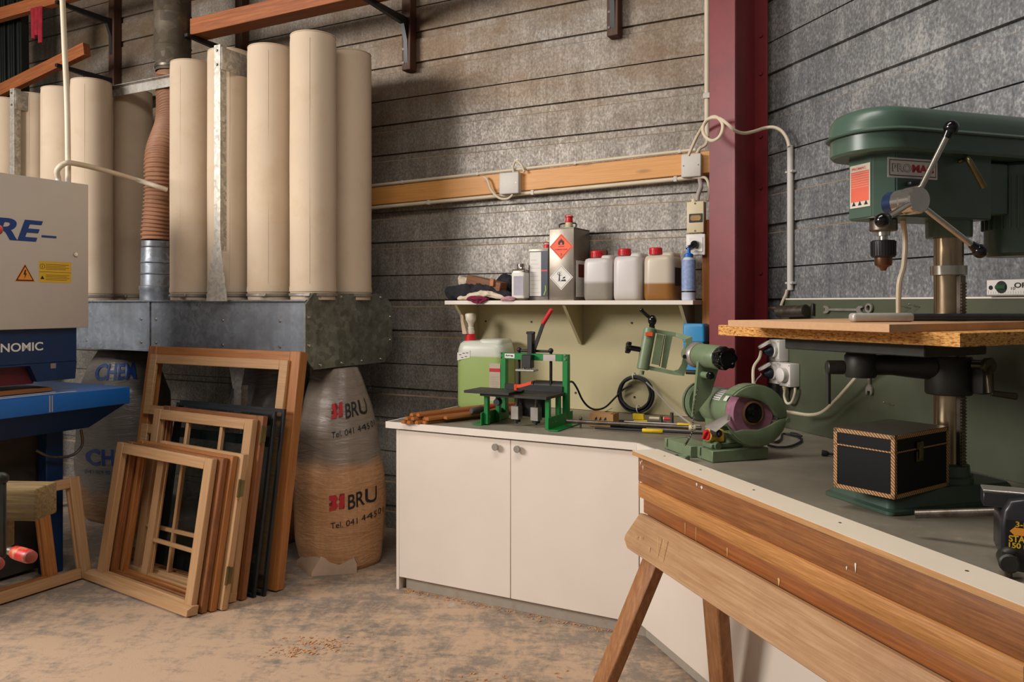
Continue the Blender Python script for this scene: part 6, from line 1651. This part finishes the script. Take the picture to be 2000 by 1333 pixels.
# plates on the head
plx = x1 + .0008
a, b = DR(1733, 307, 1.345), DR(1830, 352, 1.345)
m = MB(); X = T(plx, 0, 0) @ RIGHTF
def rct(m, y0, y1, z0, z1, th, mi=0): m.bx(plx + th - .0006, plx + th, y0, y1, z0, z1, mi=mi)
rct(m, a.y, b.y, b.z, a.z, .001)
g = .006
rct(m, a.y + g, b.y - g, b.z + g, a.z - g, .0014, 1); rct(m, a.y + g + .0025, b.y - g - .0025, b.z + g + .0025, a.z - g - .0025, .0018, 0)
hh = a.z - b.z; ww = b.y - a.y
X = T(plx + .0019, a.y + ww * .08, b.z + hh * .30) @ RIGHTF
m.text('PRO', X, ww * .38, hh * .40, .03, mi=1); m.text('PRO', X @ T(ww * .01, hh * .02, .0004), ww * .36, hh * .36, .0, mi=0)
m.text('MAC', X @ T(ww * .40, 0, 0), ww * .44, hh * .40, .05, mi=2)
m.build('name_plate', [paint('plate_silver', '#d8cfc9', .4, 0.0, var=.04), M['ink_black'], M['ink_red']], D)
fy_ = hy0 - .0008
a, b = DY(1686, 320, SPY - .076), DY(1714, 400, SPY - .076)
xa, xb_ = x0 + .036, x1 - .056
m = MB(); m.bx(xa, xb_, fy_ - .0008, fy_, b.z, a.z)
hh = a.z - b.z; ww = xb_ - xa
m.bx(xa + ww * .06, xb_ - ww * .06, fy_ - .0014, fy_ - .0008, b.z + hh * .14, b.z + hh * .84, mi=1)
for k in range(7): m.bx(xa + ww * .06, xb_ - ww * .06, fy_ - .0018, fy_ - .0014, b.z + hh * (.80 - .055 * k), b.z + hh * (.806 - .055 * k), mi=0)
for k in range(3): m.prism([(-.008, 0), (.008, 0), (0, .014)], .0005, T(xa + ww * (.2 + .3 * k), fy_ - .001, b.z + hh * .05) @ FRONT, mi=2)
m.text('PROMAC', T(xa + ww * .1, fy_ - .0012, b.z + hh * .88) @ FRONT, ww * .7, hh * .06, .02, mi=1)
m.build('instruction_label', [paint('label_cream', '#c9bfae', .5), paint('label_coral', '#d9624a', .5, var=.12), M['ink_black']], D)
# feed hub with three handles
hb = DR(1797, 390, 1.46)
h0 = Vector((x1, hb.y, hb.z))
m = MB(); m.cyl((x1 + .001, hb.y, hb.z), (x1 + .035, hb.y, hb.z), .036, n=36, bev=.002); m.build('feed_dial', M['dial_blue'], D)
m = MB(); m.cyl((x1 + .0355, hb.y, hb.z), (x1 + .07, hb.y, hb.z), .038, n=36, bev=.003); m.cyl((x1 + .0705, hb.y, hb.z), (1.46 - CX, hb.y, hb.z), .040, n=40, bev=.004); m.build('feed_hub', M['hub_steel'], D)
for (px, py, bx_) in ((1858, 249, 1.50), (1723, 431, 1.50), (1914, 491, 1.50)):
    k = DR(px, py, bx_); c = Vector((x1 + .095, hb.y, hb.z)); d = (k - c).normalized()
    hd = MB(); hd.cyl(c + d * .030, k - d * .012, .0085, n=18); hnd = hd.build('feed_handle', M['steel'], D)
    kb_ = MB(); kb_.sphere(k, .0205, n=24); kb_.cyl(k - d * .032, k - d * .012, .011, .015, 16); kb_.build('knob', M['black_gloss'], hnd)
v = DR(1776, 358, 1.345); m = MB(); m.box((x1 + .012, v.y + .01, v.z), (.02, .05, .012), .004, 2, RX(10)); m.build('depth_lock', M['black'], D)
v = DR(1740, 393, 1.345); m = MB(); m.prism([(-.012, .006), (-.010, -.006), (0, -.008), (.013, .0), (0, .007)], .001, T(plx, v.y, v.z) @ RIGHTF); m.build('pointer_label', M['ink_white'], D)
a, b, c_ = DR(1876, 315, 1.35), DR(1893, 315, 1.40), DR(1922, 366, 1.41)
m = MB(); m.tube([Vector((x1, a.y, a.z)), Vector((x1 + .02, a.y + .005, a.z + .004)), b, c_], lambda q_: .006 + .004 * q_, 12, sub=6); m.build('belt_lever', M['brass'], D)
# motor at the back
mo0 = DR(1895, 400, 1.34)
m = MB(); my_ = .20; m.cyl((.02, my_ + .05, hz0 - .11), (.02, my_ + .05, hz1 - .014), .085, n=40, bev=.01)
for k in range(26): a_ = 2 * PI * k / 26; m.box((.02 + .088 * math.cos(a_), my_ + .05 + .088 * math.sin(a_), (hz0 + hz1) / 2 - .04), (.010, .004, .17), 0, 1, RZ(math.degrees(a_)))
m.build('motor', M['dgreen'], D)
m = MB(); m.bx(-.07, .07, hy1 + .001, my_ - .03, hz0 + .02, hz1 - .02, .004); m.build('motor_mount', M['dgreen'], D)
# table boards in their own rotated frame
e1 = Vector((.2894, -.53, 0)).normalized(); e2 = Vector((e1.y * -1, e1.x, 0))
TBX = Matrix(((e1.x, e2.x, 0, .7246), (e1.y, e2.y, 0, 2.67), (0, 0, 1, 0), (0, 0, 0, 1)))
colT = TBX.inverted() @ (FR @ Vector((CX, CY, 0)))
n0, n1, nd = colT.x - .075, colT.x + .075, colT.y - .07
m = MB(); m.prism([(0, 0), (.604, 0), (.604, .74), (n1, .74), (n1, nd), (n0, nd), (n0, .74), (0, .74)], .022, T(0, 0, 1.4602), .001, 1)
solo('table_board', TBX, m, M['mdf'], 'smooth light brown fibreboard lying on top of the drill table', 'board')
m = MB(); m.prism([(-.19, .135), (.715, .135), (.715, .90), (n1, .90), (n1, nd), (n0, nd), (n0, .90), (-.19, .90)], .037, T(0, 0, 1.4226), .001, 1)
solo('table_board', TBX, m, M['chip'], 'thick coarse chipboard lying under the fibreboard on the drill table', 'board')
# iron table under the boards, arm and clamp: parts of the drill
Dm = (FR @ T(CX, CY, WT)).inverted() @ TBX
tz = 1.4222 - WT
m = MB(); m.X = Dm; m.bx(.06, colT.x + .16, .20, colT.y - .062, 1.384, 1.4222, .003); m.build('work_table', M['iron'], D)
tc = Vector((.30, .30))
a = Dm @ Vector((.26, .33, 0))
m = MB(); m.lathe([(0, 0), (.045, 0), (.050, .01), (.050, .07), (.04, .085), (0, .085)], (a.x, a.y, tz - .125), n=28); m.build('table_hub', M['iron'], D)
az = tz - .085
m = MB(); dirA = Vector((-a.x, -a.y, 0)); 
m.loft([[Vector((a.x, a.y, az)) + dirA * f + Vector((dirA.y, -dirA.x, 0)).normalized() * (r * math.cos(q_)) + Vector((0, 0, r * .9 * math.sin(q_))) for q_ in [2 * PI * k / 16 for k in range(16)]] for f, r in ((.0, .038), (.35, .036), (.6, .046), (.8, .052))]); m.build('table_arm', M['iron'], D)
m = MB(); m.lathe([(.0445, 0), (.066, 0), (.070, .006), (.070, .118), (.066, .124), (.0445, .124)], (0, 0, tz - .178), n=36); m.bx(.03, .11, .02, .07, tz - .17, tz - .06, .01, 2); m.build('column_clamp', M['iron'], D)
a0_ = DR(1752, 720, 1.30); m = MB(); q_ = Dm @ Vector((.30, .20, 0)); m.cyl((q_.x, q_.y, az), (q_.x - .02, q_.y - .05, az), .022, n=20, bev=.003); m.cyl((q_.x - .018, q_.y - .045, az + .01), (q_.x - .018, q_.y - .045, az - .115), .0075, n=12); m.build('clamp_screw', M['iron'], D)
c0_, c1_, c2_ = DR(1930, 715, 1.40), DR(1934, 768, 1.42), DR(1985, 775, 1.44)
cs_ = DR(1918, 712, 1.36)
m = MB(); m.cyl((.10, c0_.y - .02, c0_.z), (c0_.x, c0_.y, c0_.z), .012, n=14); m.cyl(c0_ - Vector((.008, 0, 0)), c0_ + Vector((.010, 0, 0)), .026, n=20, bev=.003); m.tube([c0_, c0_ + (c1_ - c0_) * .4 + Vector((.004, -.006, 0)), c1_], .011, 12, sub=6); cr = m.build('crank', M['crank'], D)
m = MB(); m.cyl(c1_, c2_, .009, .011, 16, bev=.002); m.build('crank_grip', M['crank'], cr)
v = DR(1583, 678, 1.2)
# handle lying on the board: alloy grip on a dark pipe
hA, hB, hC = TBX.inverted() @ atz(1661, 620, 1.497), TBX.inverted() @ atz(1789, 620, 1.497), TBX.inverted() @ atz(2015, 619.3, 1.497)
t = thing('breaker_handle', TBX @ T(hA.x, hA.y, 1.4827) @ Vector((1, 0, 0)).rotation_difference(Vector((hC.x - hA.x, hC.y - hA.y, 0))).to_matrix().to_4x4(), 'dark pipe with a pale alloy grip lying on the fibreboard', 'tool handle')
l1, l2 = (hB - hA).length, (hC - hA).length
m = MB(); m.box((l1 / 2, 0, .0135), (l1, .034, .027), .0095, 3); m.build('grip', M['grip_alloy'], t)
m = MB(); m.cyl((l1 + .0005, 0, .0135), (l2, 0, .0135), .0115, n=20); m.build('pipe', M['pipe_dark'], t)
v = TBX.inverted() @ atz(1965, 612, 1.50)
t = thing('wing_clamp', TBX @ T(v.x, v.y + .10, 1.4827), 'small grey clamp with a wing nut standing behind the dark pipe', 'clamp')
m = MB(); m.box((0, 0, .014), (.05, .03, .028), .003); m.build('body', M['alu'], t)
m = MB(); m.loft([[(x + dx, y, z) for x, y in ((-.008, -.003), (.008, -.003), (.008, .003), (-.008, .003))] for z, dx in ((.0285, .012), (.05, .024), (.056, .034))]); m.build('wing', M['iron'], t)

# ------------------------------------------------------------------ black box on the drill base
bL, bF = Vector((1.003, 2.484, 0)), Vector((1.116, 2.322, 0))
u1 = (bF - bL).normalized(); u2 = Vector((-u1.y, u1.x, 0))
XBOX = Matrix(((u1.x, u2.x, 0, bL.x), (u1.y, u2.y, 0, bL.y), (0, 0, 1, WT + .0632), (0, 0, 0, 1)))
wB, lB, hB_ = .198, .312, .186
t = thing('tool_case', XBOX, 'black wooden box with plywood edges and a brass latch on the drill base', 'box')
e_ = .0125; zs = hB_ * .715
def caseframe(z0, z1, top, bot, name):
    m = MB()
    m.bx(.002, wB - .002, .002, lB - .002, z0 + .001, z1 - .001, mi=0)
    for xx in (0, wB - e_):
        for yy in (0, lB - e_): m.bx(xx, xx + e_, yy, yy + e_, z0, z1, .0006, mi=1)
    if top:
        for a in ((0, wB, 0, e_), (0, wB, lB - e_, lB), (0, e_, e_, lB - e_), (wB - e_, wB, e_, lB - e_)): m.bx(a[0], a[1], a[2], a[3], z1 - e_, z1, .0006, mi=1)
        m.bx(.001, wB - .001, .001, lB - .001, z1 - .002, z1 + .0012, mi=2)
        for a in ((0, wB, 0, e_), (0, e_, e_, lB - e_), (wB - e_, wB, e_, lB - e_)): m.bx(a[0], a[1], a[2], a[3], z0, z0 + .004, mi=1)
    if bot:
        for a in ((0, wB, 0, e_), (0, wB, lB - e_, lB), (0, e_, e_, lB - e_), (wB - e_, wB, e_, lB - e_)): m.bx(a[0], a[1], a[2], a[3], z0, z0 + e_, .0006, mi=1)
    return m.build(name, [M['case_black'], M['ply'], M['case_top']], t)
caseframe(0, zs, False, True, 'body'); caseframe(zs + .0008, hB_, True, False, 'lid')
yl = lB * .43
m = MB(); m.bx(wB, wB + .004, yl - .018, yl + .018, zs - .035, zs - .004, .001); m.bx(wB, wB + .006, yl - .016, yl + .016, zs + .002, zs + .024, .001); m.bx(wB + .0045, wB + .009, yl - .011, yl + .011, zs - .028, zs + .018, .002); m.build('latch', M['brass'], t)

# ------------------------------------------------------------------ vise at the right edge
VY = 1.93
vb = inR(aty(1985, 1120, VY))
XV = T(*aty(1952, 985, VY)) @ RZ(-40)
zv = aty(1952, 985, VY).z - WT
XV = T(aty(1952, 985, VY).x, aty(1952, 985, VY).y, WT) @ RZ(-25)
t = thing('bench_vise', XV, 'black bench vise with yellow lettering at the right edge of the worktop', 'vise')
m = MB(); m.loft([[(x, y, z) for x, y in rrect(w_, d_, r_, 5)] for z, w_, d_, r_ in ((.0, .16, .15, .02), (.02, .16, .15, .02))]); 
m.bm.transform(T(.10, .05, 0)); m.build('base', M['iron'], t)
m = MB(); hv = zv
pr = [(0, .03), (.004, .02), (.03, .012), (.30, .012), (.30, hv + .02), (.05, hv + .022), (.02, hv + .015), (.006, hv - .01), (.0, hv - .05)]
m.prism(pr, .15, T(0, .125, 0) @ FRONT, .010, 3); m.build('body', M['vise_black'], t)
jz0, jz1 = aty(1952, 975, VY - .02).z - WT, aty(1952, 957, VY - .02).z - WT
m = MB(); m.bx(-.034, .30, .0, .06, jz0 - .026, jz1 - .012, .002); m.build('jaw', M['vise_black'], t)
m = MB(); m.bx(-.034, .30, -.001, .061, jz1 - .0118, jz1 - .0075, .001); m.build('jaw_plate', M['alu'], t)
yf = -.0255
m = MB(); m.bx(.010, .20, yf - .0008, yf, hv * .34, hv * .80, mi=0)
X = T(.018, yf - .0009, 0) @ FRONT
m.text('3-in-1', X @ T(.012, hv * .70, 0), .042, .013, .02, mi=1)
m.prism([(0, .012), (.012, .0), (.012, .003), (.11, .003), (.11, .021), (.012, .021), (.012, .024)], .0006, X @ T(0, hv * .545, 0), mi=2)
m.text('STAHL', X @ T(-.002, hv * .455, 0), .056, .016, .03, mi=1); m.text('150 mm', X @ T(-.002, hv * .36, 0), .058, .013, .03, mi=1)
m.build('label', [M['black'], M['label_yellow'], M['label_amber']], t)
a = XV.inverted() @ aty(1972, 1103, VY - .10)
m = MB(); m.cyl((a.x, a.y + .07, a.z), (a.x, a.y, a.z), .020, .022, 24, bev=.004); m.sphere((a.x + .002, a.y + .02, a.z + .024), .013, (1.3, 1, .8), 16); m.build('screw_head', M['iron'], t)
m = MB(); m.cyl((a.x, a.y + .02, a.z - .012), (a.x, a.y + .02, .002), .008, n=14); m.build('screw_bar', M['steel_dark'], t)
ra, rb_ = aty(1787, 1005, 2.16), aty(1962, 1000, 2.05)
m = MB(); dd = rb_ - ra; m.cyl((0, 0, 0), (dd.length, 0, 0), .0115, n=20, bev=.002)
zr = WT + .0125
solo('steel_bar', Matrix.Translation((ra.x, ra.y, max(ra.z, zr))) @ Vector((1, 0, 0)).rotation_difference(dd).to_matrix().to_4x4(), m, M['steel_dark'], 'rusty steel bar lying between the drill base and the vise', 'bar')
